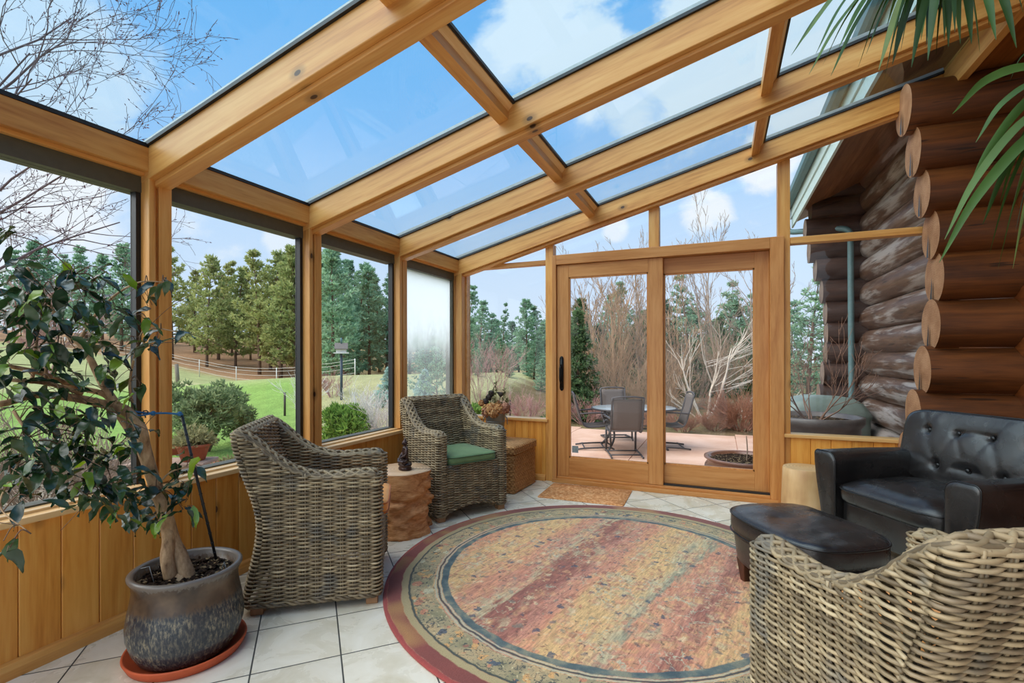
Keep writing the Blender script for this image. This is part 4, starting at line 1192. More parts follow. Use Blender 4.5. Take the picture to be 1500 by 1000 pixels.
def petals(m, c, r, n, sz):
    for _ in range(n):
        d = V(rng.gauss(0, 1), rng.gauss(0, 1), rng.gauss(0.15, 1)).normalized(); p = Vector(c)+d*r*rng.uniform(0.75, 1.05)
        a = d.orthogonal().normalized(); a = Matrix.Rotation(rng.uniform(0, 6.3), 3, d) @ a; b = d.cross(a)
        m.add([p, p+a*sz+d*sz*0.4, p+a*sz*0.6+b*sz*0.9+d*sz*0.2, p+b*sz+d*sz*0.4], [(0, 1, 2, 3)])
for i, (x, y, z, r, mt) in enumerate([(-0.02, -0.06, 0.055, 0.062, 'petal'), (0.05, -0.04, 0.06, 0.055, 'petal'), (-0.075, -0.01, 0.05, 0.055, 'petal'), (0.0, 0.04, 0.075, 0.06, 'petal'), (0.09, 0.0, 0.06, 0.05, 'petal_pink'), (0.02, -0.085, 0.03, 0.045, 'petal'), (-0.06, -0.06, 0.03, 0.045, 'petal_pink'), (0.115, -0.02, 0.085, 0.035, 'petal_pink'), (-0.135, -0.02, 0.11, 0.022, 'petal')]):
    m = MB(); m.ball((x, y, z), r*0.8, 8, 6); petals(m, (x, y, z), r, 150, 0.017); m.tube([V(x*0.2, y*0.2, -0.1), V(x, y, z)], 0.003, 5); m.build('hydrangea_head', M[mt], fl)
for x, y, z in ((-0.075, 0.02, 0.165), (-0.10, 0.0, 0.125), (-0.055, 0.03, 0.20)):
    m = MB(); m.ball((x, y, z), (0.026, 0.026, 0.032), 10, 7); petals(m, (x, y, z), 0.028, 90, 0.012); m.tube([V(0, 0, 0), V(x, y, z)], 0.0025, 5); m.build('seed_head', M['pod'], fl)
m = MB(); c = V(0.055, 0.01, 0.20)
m.prism([c+V(-0.045, 0, 0.02), c+V(0.04, 0.01, 0.012), c+V(-0.005, 0, -0.03)], V(0, -0.012, 0), V(0, 0.012, 0)); m.tube([V(0, 0, 0), c], 0.0025, 5); m.build('lotus_pod', M['pod'], fl)
for (x0, x, y, z) in ((-0.01, 0.005, 0.0, 0.30), (0.03, 0.095, 0.0, 0.25), (0.06, 0.135, -0.02, 0.155), (-0.02, -0.03, 0.03, 0.24)):
    m = MB(); P = catmull([V(x0, 0, 0), V((x0+x)/2+0.01, y*0.5, z*0.5), V(x, y, z)], 8); m.tube(P, 0.0025, 5)
    for p in P[7:]:
        for _ in range(4):
            d = V(rng.gauss(0, 1), rng.gauss(0, 1), rng.gauss(0.3, 0.6)).normalized(); b = d.orthogonal().normalized()
            m.add([p, p+d*0.012+b*0.006, p+d*0.026, p+d*0.012-b*0.006], [(0, 1, 2, 3)])
    m.build('leafy_stem', M['dry_leaf'], fl)
# ================================================================ leaf helper
def leaf(m, p, d, L, W, droop=0.35, fold=0.18, up=None, wav=0.0, nL=5, rs=random):
    """a pointed leaf from p along d; droop bends it towards -Z"""
    d = Vector(d).normalized()
    up = Vector(up) if up else V(0, 0, 1)
    side = d.cross(up)
    if side.length < 1e-3: side = V(1, 0, 0)
    side.normalize(); nrm = side.cross(d).normalized()
    vs = []; c = Vector(p); dd = d.copy()
    ph = rs.uniform(0, 6.28)
    for i in range(nL+1):
        t = i/nL
        w = W*(sin(pi*min(1, t**0.66*0.97))**0.9) if i < nL else 0.0
        if t > 0.72: w *= 0.85*(1-t)/0.28+0.02
        off = nrm*(-fold*w)
        wv = nrm*wav*W*sin(ph+t*9)
        vs += [c+side*w*0.5-off+wv, c.copy(), c-side*w*0.5-off-wv]
        dd = (dd+V(0, 0, -droop/nL)).normalized(); nrm = side.cross(dd).normalized()
        c = c+dd*(L/nL)
    fs = []
    for i in range(nL):
        a = i*3
        fs += [(a, a+1, a+4, a+3), (a+1, a+2, a+5, a+4)]
    m.add(vs, fs)
def m_leaf(name, cols, rough=0.38, trans=0.25, spec=0.5):
    t = NT(name); r = t.island(); co = t.coord()
    c = t.ramp(r, cols); c = t.hsv(c, v=t.maprange(t.noise(co, 14, 2)[0], 0.3, 0.7, 0.85, 1.12))
    b = t.n('ShaderNodeBsdfPrincipled'); t.l(c, b.inputs['Base Color']); b.inputs['Roughness'].default_value = rough; b.inputs['Specular IOR Level'].default_value = spec
    tr = t.n('ShaderNodeBsdfTranslucent'); t.l(t.hsv(c, 0.48, 1.2, 1.6), tr.inputs[0])
    mx = t.n('ShaderNodeMixShader'); mx.inputs[0].default_value = trans; t.l(b.outputs[0], mx.inputs[1]); t.l(tr.outputs[0], mx.inputs[2])
    t.l(mx.outputs[0], t.out.inputs[0]); return t.mat

# ================================================================ potted weeping fig
PC = V(-2.008, 1.346, 0)
def m_glaze():
    t = NT('speckled_blue_brown_glaze'); co = t.coord()
    s = t.n('ShaderNodeSeparateXYZ'); t.l(co, s.inputs[0])
    n = t.noise(t.mapping(co, (1, 1, 0.35)), 105, 3, 0.7); n2 = t.noise(co, 9, 3)
    low = t.ramp(n[0], [(0.34, (34, 40, 48)), (0.48, (62, 66, 70)), (0.58, (112, 106, 92)), (0.7, (150, 138, 112))])
    low = t.mix(t.maprange(n2[0], 0.45, 0.6, 0, 0.6), low, lin((44, 48, 56)))
    hi = t.ramp(n2[0], [(0.35, (58, 46, 38)), (0.55, (92, 74, 58)), (0.7, (112, 94, 74))])
    z = t.math('ADD', s.outputs[2], t.math('MULTIPLY', t.math('SUBTRACT', n[0], 0.5), 0.06))
    c = t.mix(t.maprange(z, 0.205, 0.235), low, hi)
    c = t.mix(t.maprange(z, 0.31, 0.325), c, lin((104, 96, 88)))
    t.bsdf(c, 0.27, 0.5, t.bump(n[0], 0.06, 0.003)); return t.mat
sa = MB(); sa.lathe([(0.19, 0.0), (0.200, 0.004), (0.216, 0.036), (0.214, 0.042), (0.207, 0.040), (0.192, 0.012), (0.001, 0.010)], 64, cap=False)
o = sa.build('terracotta_saucer', m_plain('terracotta', (190, 88, 52), 0.6, 0.3, var=0.1, nscale=12)); o.location = PC
tag(o, 'round terracotta saucer under the glazed pot on the tile floor', 'saucer')
fig = empty('potted_fig_tree', PC+V(0, 0, 0.012), 0, 'weeping fig tree in a glazed blue-brown pot by the left windows', 'potted tree')
LZ = PC+V(0, 0, 0.012)
m = MB(); m.lathe([(0.001, 0.0), (0.150, 0.0), (0.168, 0.012), (0.188, 0.05), (0.203, 0.10), (0.205, 0.14), (0.198, 0.19), (0.188, 0.24), (0.183, 0.275), (0.185, 0.300), (0.193, 0.318), (0.199, 0.328), (0.199, 0.336), (0.192, 0.341), (0.180, 0.340), (0.172, 0.332), (0.168, 0.29), (0.001, 0.29)], 72, cap=False)
m.build('pot', m_glaze(), fig)
def m_soil():
    t = NT('potting_soil_with_bark'); co = t.coord(); n = t.noise(co, 60, 4, 0.7); v = t.voro(co, 70)
    sp = t.n('ShaderNodeSeparateColor'); t.l(v[1], sp.inputs[0])
    c = t.ramp(n[0], [(0.35, (28, 20, 16)), (0.55, (58, 44, 34)), (0.7, (96, 78, 58))])
    c = t.mix(t.math('GREATER_THAN', sp.outputs[0], 0.82), c, lin((158, 136, 104)))
    t.bsdf(c, 0.95, 0.1, t.bump(t.math('ADD', n[0], v[0]), 1.0, 0.02)); return t.mat
M['soil'] = m_soil()
rng = random.Random(11)
m = MB(); m.grid(lambda u, w: V(0.170*w*cos(u*2*pi), 0.170*w*sin(u*2*pi), 0.298+0.010*mnoise.noise(V(w*cos(u*6.28)*9, w*sin(u*6.28)*9, 0))), 48, 16, True)
for _ in range(170):
    a, r = rng.uniform(0, 6.28), 0.165*sqrt(rng.random()); p = V(r*cos(a), r*sin(a), 0.302); d = V(rng.gauss(0, 1), rng.gauss(0, 1), rng.uniform(0, 0.35)).normalized()*rng.uniform(0.012, 0.03); s_ = V(-d.y, d.x, 0)*0.22
    m.add([p-d-s_, p+d-s_, p+d+s_+V(0, 0, 0.003), p-d+s_+V(0, 0, 0.003)], [(0, 1, 2, 3)])
m.build('soil', M['soil'], fig)
def m_bark():
    t = NT('pale_fig_bark'); co = t.coord(); n = t.noise(t.mapping(co, (1, 1, 0.4)), 26, 4, 0.65); 
    c = t.ramp(n[0], [(0.32, (112, 84, 58)), (0.5, (172, 140, 104)), (0.7, (206, 178, 140))])
    t.bsdf(c, 0.7, 0.3, t.bump(n[0], 0.5, 0.006)); return t.mat
M['fig_bark'] = m_bark()
def P2(u, v, d):
    p = cam(u, v, d); p.x = max(p.x, -2.425); return p-LZ
tr = MB()
base = V(0, 0, 0.295)
# two fused stems rising from the soil and leaning to the left
t1 = [P2(276, 850, 2.02), P2(262, 812, 2.02), P2(252, 790, 2.02), P2(240, 745, 2.01), P2(224, 700, 2.0), P2(212, 655, 1.98), P2(206, 625, 1.97), P2(186, 600, 1.96), P2(168, 592, 1.95)]
t2 = [P2(250, 845, 1.99), P2(244, 815, 1.98), P2(246, 785, 2.0), P2(236, 742, 2.03), P2(222, 700, 2.03), P2(208, 660, 2.03), P2(190, 628, 2.02), P2(170, 598, 2.0), P2(168, 588, 1.97)]
tr.tube(catmull(t1, 6), [0.031-0.016*i/48 for i in range(49)], 14)
tr.tube(catmull(t2, 6), [0.026-0.012*i/48 for i in range(49)], 12)
tr.ball(P2(262, 852, 2.01), (0.05, 0.046, 0.05), 16, 10)
limbs = [
 ([P2(186, 602, 1.95), P2(150, 590, 1.92), P2(100, 580, 1.82), P2(50, 577, 1.72), P2(0, 590, 1.6), P2(-60, 588, 1.52)], 0.019, 0.009),
 ([P2(172, 594, 1.95), P2(150, 560, 1.95), P2(130, 520, 1.95), P2(114, 500, 1.94), P2(100, 490, 1.92), P2(70, 440, 1.86), P2(40, 390, 1.78)], 0.016, 0.004),
 ([P2(168, 590, 1.95), P2(150, 575, 1.94), P2(110, 565, 1.88), P2(60, 545, 1.76), P2(0, 532, 1.64), P2(-50, 520, 1.58)], 0.013, 0.006),
 ([P2(114, 500, 1.94), P2(122, 488, 1.95), P2(140, 460, 1.97), P2(170, 430, 2.0), P2(205, 412, 2.02), P2(240, 412, 2.04)], 0.008, 0.002),
 ([P2(120, 575, 1.86), P2(70, 560, 1.76), P2(20, 555, 1.66), P2(-40, 548, 1.58)], 0.009, 0.005),
 ([P2(46, 560, 1.74), P2(52, 520, 1.74), P2(56, 480, 1.74), P2(70, 440, 1.74), P2(110, 400, 1.78)], 0.006, 0.002),
 ([P2(66, 570, 1.76), P2(70, 520, 1.74), P2(85, 500, 1.74)], 0.006, 0.002),
 ([P2(206, 640, 1.97), P2(196, 600, 1.99), P2(190, 560, 2.0), P2(200, 510, 2.02), P2(215, 480, 2.04), P2(262, 485, 2.05)], 0.007, 0.002),
 ([P2(226, 715, 2.0), P2(250, 690, 2.0), P2(285, 680, 2.02)], 0.005, 0.002),
 ([P2(20, 600, 1.62), P2(40, 640, 1.62), P2(20, 690, 1.55), P2(0, 740, 1.48), P2(45, 780, 1.45)], 0.005, 0.0015),
 ([P2(200, 690, 1.95), P2(180, 700, 1.9), P2(150, 720, 1.85)], 0.005, 0.002)]
limbpts = []
for pts, r0, r1 in limbs:
    c = catmull(pts, 6); n = len(c); tr.tube(c, [r0+(r1-r0)*i/(n-1) for i in range(n)], 8); limbpts += c
tk = tr.build('trunk', M['fig_bark'], fig)
M['fig_leaf'] = m_leaf('fig_leaf', [(0.0, (20, 40, 26)), (0.35, (32, 58, 36)), (0.62, (44, 72, 44)), (0.90, (54, 84, 46)), (0.955, (112, 150, 52)), (1.0, (138, 174, 62))], 0.27, 0.18, 0.8)
CL = [(80, 560, 1.72, 7, 30), (70, 690, 1.62, 12, 28), (100, 710, 1.7, 10, 26), (150, 600, 1.84, 6, 22), (165, 715, 1.86, 9, 22), (40, 430, 1.64, 10, 28), (20, 400, 1.66, 8, 30), (62, 420, 1.72, 8, 26), (105, 395, 1.78, 9, 22), (120, 430, 1.82, 10, 26), (152, 425, 1.85, 7, 20), (160, 400, 1.85, 4, 16), (212, 415, 2.0, 3, 16), (238, 412, 2.04, 4, 12),
 (135, 470, 1.86, 10, 26), (172, 468, 1.9, 6, 24), (200, 460, 1.95, 6, 22), (206, 500, 2.0, 4, 20), (262, 486, 2.05, 3, 10), (235, 485, 2.04, 5, 14), (60, 460, 1.66, 14, 32), (25, 470, 1.6, 14, 34), (90, 490, 1.72, 12, 30), (40, 510, 1.62, 12, 32), (10, 540, 1.56, 6, 24),
 (112, 590, 1.74, 10, 28), (62, 600, 1.66, 12, 30), (88, 640, 1.7, 14, 30), (130, 640, 1.78, 12, 28), (105, 665, 1.74, 14, 30), (145, 680, 1.8, 14, 28), (175, 650, 1.86, 8, 24), (28, 640, 1.58, 9, 26), (12, 690, 1.5, 8, 24), (45, 660, 1.58, 8, 22),
 (176, 690, 1.88, 10, 24), (130, 720, 1.76, 10, 24), (190, 735, 1.92, 9, 20), (165, 745, 1.86, 5, 16), (228, 712, 1.98, 9, 20), (262, 705, 2.02, 9, 20), (235, 760, 2.0, 7, 18), (268, 745, 2.03, 5, 14), (280, 680, 2.05, 5, 16),
 (165, 540, 1.92, 6, 22), (100, 520, 1.84, 6, 24), (195, 585, 1.94, 5, 18), (205, 560, 2.0, 4, 16), (14, 800, 1.42, 3, 12), (48, 728, 1.52, 4, 16), (185, 500, 1.95, 3, 20), (150, 505, 1.9, 4, 18), (15, 340, 1.62, 5, 22), (185, 620, 1.9, 7, 22), (30, 565, 1.62, 6, 26)]
lf = MB(); tw = MB()
for (u, v, d, n, spr) in CL:
    c = P2(u, v, d); near = min(limbpts, key=lambda q: (q-c).length)
    mid = (near+c)/2+V(0, 0, 0.03)
    tw.tube(catmull([near, mid, c], 4), 0.0018, 4, False)
    for _ in range(n):
        q = P2(u+rng.gauss(0, spr*0.62), v+rng.gauss(0, spr*0.6), d+rng.gauss(0, 0.055))
        a = rng.uniform(0, 2*pi)
        dr = V(cos(a)*0.8, sin(a)*0.8, rng.uniform(-1.0, 0.15))
        tw.tube([c+(q-c)*0.4+V(0, 0, 0.01), q], 0.0012, 3, False)
        L = rng.uniform(0.065, 0.105)
        e = q+dr.normalized()*L
        if e.x+LZ.x < -2.43: dr.x = abs(dr.x)
        leaf(lf, q, dr, L*1.08, L*rng.uniform(0.34, 0.44), rng.uniform(0.3, 1.0), rng.uniform(0.05, 0.3), V(rng.gauss(0, 0.35), rng.gauss(0, 0.35), 1), 0.16, 6, rng)
# bare fine twigs in the left half
for _ in range(60):
    q = rng.choice(limbpts); d = V(rng.gauss(0, 1), rng.gauss(0, 1), rng.gauss(0.1, 0.7)).normalized()*rng.uniform(0.08, 0.25)
    e = q+d; e.x = max(e.x, -2.43-LZ.x)
    tw.tube(catmull([q, q+d*0.5+V(0, 0, 0.015), e], 3), 0.0014, 3, False)
tw.build('twigs', m_plain('fig_twig', (104, 76, 54), 0.7), fig)
lf.build('leaves', M['fig_leaf'], fig)
# plant tag wires stuck in the soil
for (u0, v0, u1, v1) in ((226, 862, 218, 828), (322, 838, 328, 822)):
    m = MB(); a, b = P2(u0, v0, 1.95 if u0 < 300 else 2.05), P2(u1, v1, 1.95 if u0 < 300 else 2.05); a.z = 0.29
    m.tube([a, b, b+V(-0.02, -0.02, -0.005) if u0 < 300 else b+V(0.012, 0.0, -0.03)], 0.0016, 5); m.build('plant_tag_wire', M['alu'], fig)
# stake with blue cord
def stp(u, v, d): return cam(u, v, d)
stk = empty('plant_stake', stp(316, 812, 2.12), 0, 'thin black stake leaning in the fig pot with a blue cord', 'plant stake')
so = stp(316, 812, 2.12)
m = MB(); m.tube([stp(316, 818, 2.12)-so, stp(266, 606, 2.06)-so], 0.0055, 8)
for k in range(14):
    t_ = 0.05+k*0.068; p = stp(316, 818, 2.12).lerp(stp(266, 606, 2.06), t_)-so; d = (stp(266, 606, 2.06)-stp(316, 818, 2.12)).normalized(); m.tube([p-d*0.002, p+d*0.002], 0.0068, 8)
m.build('rod', M['gasket'], stk)
M['cord'] = m_plain('blue_cord', (38, 104, 150), 0.6)
m = MB()
pts = [stp(268, 606, 2.06), stp(245, 604, 2.03), stp(225, 604, 2.0), stp(208, 603, 1.99), stp(190, 600, 1.96), stp(166, 595, 1.93)]
m.tube([p-so for p in catmull(pts, 6)], 0.0042, 6)
pts = [stp(224, 604, 2.0), stp(205, 607, 1.97), stp(185, 604, 1.95), stp(166, 598, 1.93)]
m.tube([p-so for p in catmull(pts, 6)], 0.0036, 6)
for t_ in (stp(224, 604, 2.0), stp(263, 605, 2.055)): m.ball(t_-so, 0.010, 10, 6)
co_ = m.build('cord', M['cord'], stk)
m = MB(); c = stp(213, 602, 1.995)-so; m.tube([c+V(0.012*cos(a), 0.004*sin(a*2), 0.014*sin(a)-0.008) for a in [i*0.7 for i in range(8)]], 0.0026, 5); m.build('clip', M['gasket'], stk)

# ================================================================ strap-leaved dracaena, top right
dr_ = empty('strap_leaf_plant', (1.25, 1.40, 0), 0, 'tall plant with long arching strap leaves hanging in at the upper right', 'potted plant')
DO = V(1.25, 1.40, 0)
m = MB(); m.lathe([(0.001, 0), (0.12, 0), (0.135, 0.02), (0.165, 0.27), (0.172, 0.275), (0.172, 0.29), (0.155, 0.29), (0.15, 0.25), (0.001, 0.25)], 40, cap=False)
m.build('pot', M['zinc'], dr_)
m = MB(); m.grid(lambda u, w: V(0.148*w*cos(u*6.2832), 0.148*w*sin(u*6.2832), 0.255), 24, 4, True); m.build('soil', M['soil'], dr_)
c1, c2 = cam(1400, -90, 1.28)-DO, cam(1590, 150, 1.0)-DO
m = MB()
m.tube(catmull([V(0.02, 0, 0.2), V(0.05, 0.01, 0.95), V(0.0, 0.03, 1.72), V(-0.22, 0.08, 2.16), c1], 6), [0.024-0.010*i/24 for i in range(25)], 10)
m.tube(catmull([V(-0.03, 0.02, 0.2), V(-0.05, -0.02, 0.85), V(-0.13, -0.02, 1.45), c2], 8), [0.022-0.009*i/24 for i in range(25)], 10)
m.build('cane', M['fig_bark'], dr_)
M['strap'] = m_leaf('strap_leaf', [(0.0, (34, 56, 26)), (0.4, (50, 80, 34)), (0.7, (66, 96, 48)), (0.9, (92, 116, 66)), (1.0, (126, 136, 88))], 0.5, 0.2, 0.25)
def strap(m, pts, W, tw_=0.0, n=8, r0=0.25):
    c = catmull(pts, n); L = len(c); vs = []
    for i, p in enumerate(c):
        t = i/(L-1); d = (c[min(i+1, L-1)]-c[max(i-1, 0)]).normalized()
        s = d.cross(V(0, 0, 1))
        if s.length < 1e-3: s = V(1, 0, 0)
        s.normalize(); s = Matrix.Rotation(tw_*t+r0, 3, d) @ s
        nn = s.cross(d).normalized()
        w = W*(0.45+0.55*sstep(0, 0.3, t))*(1-t**3.2)+0.0008
        vs += [p+s*w*0.5+nn*w*0.16, p, p-s*w*0.5+nn*w*0.16]
    m.add(vs, [(a, a+1, a+4, a+3) for a in range(0, (L-1)*3, 3)]+[(a+1, a+2, a+5, a+4) for a in range(0, (L-1)*3, 3)])
rng = random.Random(4)
tips1 = [(1160, 82, 1.20), (1196, 80, 1.28), (1186, 110, 1.18), (1218, 112, 1.22), (1258, 100, 1.14), (1288, 104, 1.12), (1320, 78, 1.30), (1358, 70, 1.2), (1390, 70, 1.14), (1342, 40, 1.4), (1408, 66, 1.24), (1424, 66, 1.1), (1384, 60, 1.36), (1300, 40, 1.36), (1240, 50, 1.4), (1296, 118, 1.06), (1360, 90, 1.05), (1450, 40, 1.2), (1460, 60, 1.0), (1490, 72, 1.05), (1500, 20, 1.2), (1280, 56, 1.45), (1176, 60, 1.1), (1206, 96, 1.32), (1230, 70, 1.1), (1270, 80, 1.3), (1308, 96, 1.2), (1336, 100, 1.12), (1372, 84, 1.3), (1400, 50, 1.05), (1436, 78, 1.28), (1350, 60, 1.5), (1325, 30, 1.1)]
lv = MB()
for i, (u, v, d) in enumerate(tips1):
    e = cam(u, v, d)-DO; s = c1+V(rng.gauss(0, 0.012), rng.gauss(0, 0.012), rng.uniform(-0.04, 0.05))
    out = (e-s); hz = V(out.x, out.y, 0)
    mid = s.lerp(e, 0.42)+V(0, 0, 0.085); q = s.lerp(e, 0.78)+V(0, 0, 0.062)
    strap(lv, [s, mid, q, e], rng.uniform(0.021, 0.027), rng.uniform(-0.9, 0.9))
lo = lv.build('leaf_crown', M['strap'], dr_)
lv = MB()
for i, (u, v, d) in enumerate([(1376, 386, 0.98), (1384, 352, 1.02), (1440, 330, 1.05), (1462, 396, 0.94), (1474, 345, 0.90), (1488, 340, 1.0), (1396, 168, 0.92), (1496, 250, 0.86), (1480, 120, 1.1), (1540, 420, 0.9), (1600, 380, 0.95), (1640, 300, 1.0), (1560, 330, 0.8), (1412, 300, 1.04), (1450, 372, 1.0), (1484, 395, 0.98), (1465, 300, 1.08), (1430, 210, 1.0), (1500, 330, 1.1)]):
    e = cam(u, v, d)-DO; s = c2+V(rng.gauss(0, 0.010), rng.gauss(0, 0.010), rng.uniform(-0.03, 0.04)); out = e-s; hz = V(out.x, out.y, 0)
    mid = s.lerp(e, 0.40)+V(0, 0, 0.075); q = s.lerp(e, 0.76)+V(0, 0, 0.06)
    strap(lv, [s, mid, q, e], rng.uniform(0.016, 0.021), rng.uniform(-0.6, 0.6), 8, rng.choice((-1, 1))*rng.uniform(0.5, 1.3))
lv.build('leaf_crown', M['strap'], dr_)
# ================================================================ ground
PZ = -0.45
def gz(x, y):
    z = PZ-0.03
    z += 0.075*max(0.0, -x-32.0)+0.020*max(0.0, -x-14.0)*sstep(60, 10, y)
    z += 0.055*max(0.0, y-30.0)*sstep(2, -30, x)
    z -= 0.9*exp(-((x+30)**2+(y-32)**2)/260.0)
    # bank behind the patio
    z += 1.0*sstep(-3.4, -9.0, x)*sstep(11.0, 17.0, y)*sstep(45, 22, y)*sstep(-32, -14, x)
    z += 0.30*sstep(11.2, 14.0, y)*sstep(-3.0, 0.0, x)
    z += 0.06*mnoise.noise(V(x*0.35, y*0.35, 0))*sstep(-5, -12, x)
    return z
def zone(x, y):
    """ground colour by place: gravel bed, lawn, dry grass, needle litter, road"""
    n = mnoise.noise(V(x*0.22, y*0.22, 3))*1.5+mnoise.noise(V(x*0.9, y*0.9, 7))*0.5
    gravel, lawn, dry, duff, meadow = (150, 138, 120), (136, 166, 86), (208, 196, 150), (170, 128, 98), (172, 176, 122)
    def mixc(a, b, t): return tuple(p+(q-p)*t for p, q in zip(a, b))
    dp = max(0.5, -SS*x+CC*y); u = 750+725*(CC*x+SS*y)/dp          # distance out and bearing seen from the room
    litter = mixc((132, 112, 86), (116, 122, 74), sstep(-0.2, 1.0, n))
    if y > 4.8 and x > -7: c = litter
    else:
        c = mixc(gravel, mixc(lawn, mixc(meadow, (176, 164, 128), 0.5), sstep(425, 475, u)), sstep(7.0, 8.4, dp+n*0.5))
    m_ = sstep(20, 24, dp+n*1.5); c = mixc(c, meadow, m_ if y < 22 or x < -12 else 0)
    if x < -9:
        c = mixc(c, dry, sstep(26, 28, dp+n*1.2)*sstep(180, 260, u)); c = mixc(c, meadow, sstep(33.0, 35.5, dp+n)*sstep(180, 260, u))
        fd_ = interp([(20, 45), (205, 41), (292, 38.5), (346, 36.5), (405, 34.5), (452, 33), (520, 33), (600, 36)], u)
        c = mixc(c, duff, sstep(1.5, 4.5, dp-fd_+n*1.2)*(0.9 if u < 470 else 0.55))
    # asphalt drive crossing at the back
    r = y-(30.5-0.42*(x+22)); 
    if abs(r) < 2.2 and x > -30 and x < -6: c = mixc((96, 98, 104), c, sstep(1.2, 1.8, abs(r)))
    return c
def build_ground():
    me_v, me_f, cols = [], [], []
    rs = [3.0*(1.055**i) for i in range(66)]
    na = 150
    for r in rs:
        for k in range(na+1):
            a = radians(20+(230-20)*k/na)
            x, y = r*cos(a)+1.0, r*sin(a)+1.5
            me_v.append((x, y, gz(x, y)))
            cols.append(lin(zone(x, y)))
    w = na+1
    for j in range(len(rs)-1):
        for k in range(na):
            q = (j*w+k, j*w+k+1, (j+1)*w+k+1, (j+1)*w+k)
            cx = sum(me_v[i][0] for i in q)/4; cy_ = sum(me_v[i][1] for i in q)/4
            if cx > -2.75 and cy_ < 4.7: continue
            me_f.append(q)
    me = bpy.data.meshes.new('ground'); me.from_pydata(me_v, [], me_f)
    at = me.color_attributes.new('Col', 'FLOAT_COLOR', 'POINT')
    for i, c in enumerate(cols): at.data[i].color = c
    me.polygons.foreach_set('use_smooth', [True]*len(me_f))
    t = NT('garden_ground'); at_ = t.n('ShaderNodeVertexColor', layer_name='Col'); co = t.coord()
    n = t.noise(co, 1.3, 5, 0.7); n2 = t.noise(co, 14, 4, 0.75); v = t.voro(co, 26)
    c = t.hsv(at_.outputs[0], v=t.maprange(t.math('ADD', t.math('MULTIPLY', n[0], 0.4), t.math('MULTIPLY', n2[0], 0.6)), 0.32, 0.68, 0.70, 1.25))
    t.bsdf(c, 0.95, 0.1, t.bump(t.math('ADD', n2[0], v[0]), 0.6, 0.05))
    me.materials.append(t.mat)
    o = bpy.data.objects.new('ground', me); COL.objects.link(o)
    return struct(o, 'sloping ground with gravel bed, green lawn, dry meadow and needle litter', 'ground')
build_ground()
# patio slab
def m_patio():
    t = NT('pink_concrete'); co = t.coord(); n = t.noise(co, 1.6, 4); n2 = t.noise(co, 40, 3)
    c = t.ramp(n[0], [(0.3, (204, 160, 136)), (0.5, (218, 178, 153)), (0.7, (228, 192, 170))])
    t.bsdf(t.hsv(c, v=t.maprange(n2[0], 0.3, 0.7, 0.94, 1.05)), 0.75, 0.3); return t.mat
m = MB()
nx, ny, x0, y0, cs = 5, 4, -6.2, 4.66, 1.62
edge = lambda x: 11.2+0.30*sin(x*0.7)-0.25*x*0.2
for i in range(5):
    for j in range(5):
        a, b = x0+i*cs, x0+(i+1)*cs-0.014
        c_, d_ = y0+j*cs, min(y0+(j+1)*cs-0.014, edge((a+b)/2))
        if d_-c_ < 0.1: continue
        m.box(a, b, c_, d_, PZ-0.12, PZ)
m.box(x0+0.02, x0+5*cs, y0+0.02, 10.9, PZ-0.2, PZ-0.02)
o = struct(m.build('patio', m_patio(), smooth=False), 'pinkish concrete patio beyond the glass doors', 'patio')

# ================================================================ trees
def m_needle(name, a, b, c):
    t = NT(name); r = t.island(); co = t.coord(); 
    col = t.ramp(t.math('ADD', t.math('MULTIPLY', r, 0.6), t.math('MULTIPLY', t.objrand(), 0.4)), [(0.1, a), (0.5, b), (0.9, c)])
    col = t.hsv(col, v=t.maprange(t.noise(co, 0.7, 3)[0], 0.3, 0.7, 0.82, 1.15))
    b_ = t.n('ShaderNodeBsdfDiffuse'); t.l(col, b_.inputs[0]); tr = t.n('ShaderNodeBsdfTranslucent'); t.l(col, tr.inputs[0])
    mx = t.n('ShaderNodeMixShader'); mx.inputs[0].default_value = 0.42; t.l(b_.outputs[0], mx.inputs[1]); t.l(tr.outputs[0], mx.inputs[2]); t.l(mx.outputs[0], t.out.inputs[0]); return t.mat
M['ndl_olive'] = m_needle('olive_pine_needles', (132, 148, 96), (176, 184, 122), (208, 204, 144))
M['ndl_blue'] = m_needle('bluish_pine_needles', (108, 146, 122), (146, 182, 150), (180, 208, 172))
M['ndl_dark'] = m_needle('dark_spruce_needles', (64, 94, 70), (96, 128, 88), (130, 154, 106))
M['ndl_spruce'] = m_needle('silver_spruce_needles', (140, 172, 166), (176, 204, 196), (204, 224, 218))
M['ndl_mugo'] = m_needle('mugo_needles', (88, 108, 80), (134, 152, 108), (182, 192, 142))
M['ndl_jun'] = m_needle('juniper_sprays', (94, 134, 62), (142, 178, 86), (192, 210, 116))
M['bark'] = m_plain('pine_bark', (112, 92, 78), 0.9, 0.1, var=0.35, nscale=9)
M['bark_grey'] = m_plain('grey_twig_bark', (164, 144, 126), 0.85, 0.1, var=0.2, nscale=8)
M['bark_tan'] = m_plain('tan_twig_bark', (178, 148, 118), 0.85, 0.1, var=0.3, nscale=6)
M['bark_white'] = m_plain('pale_birch_branch', (220, 208, 192), 0.8, 0.1, var=0.15, nscale=8)
M['bark_dark'] = m_plain('grey_budding_twig', (116, 102, 104), 0.8, 0.1, var=0.2, nscale=8)
M['bud'] = m_plain('purple_leaf_bud', (126, 92, 100), 0.7, 0.2, var=0.2)
M['red_twig'] = m_plain('red_dogwood_twig', (186, 146, 140), 0.8, 0.1, var=0.2, nscale=10)
M['silver_twig'] = m_plain('silver_dry_stem', (222, 218, 212), 0.85, 0.1, var=0.12, nscale=10)
M['rust_twig'] = m_plain('rust_brown_twig', (160, 116, 94), 0.9, 0.1, var=0.25, nscale=8)
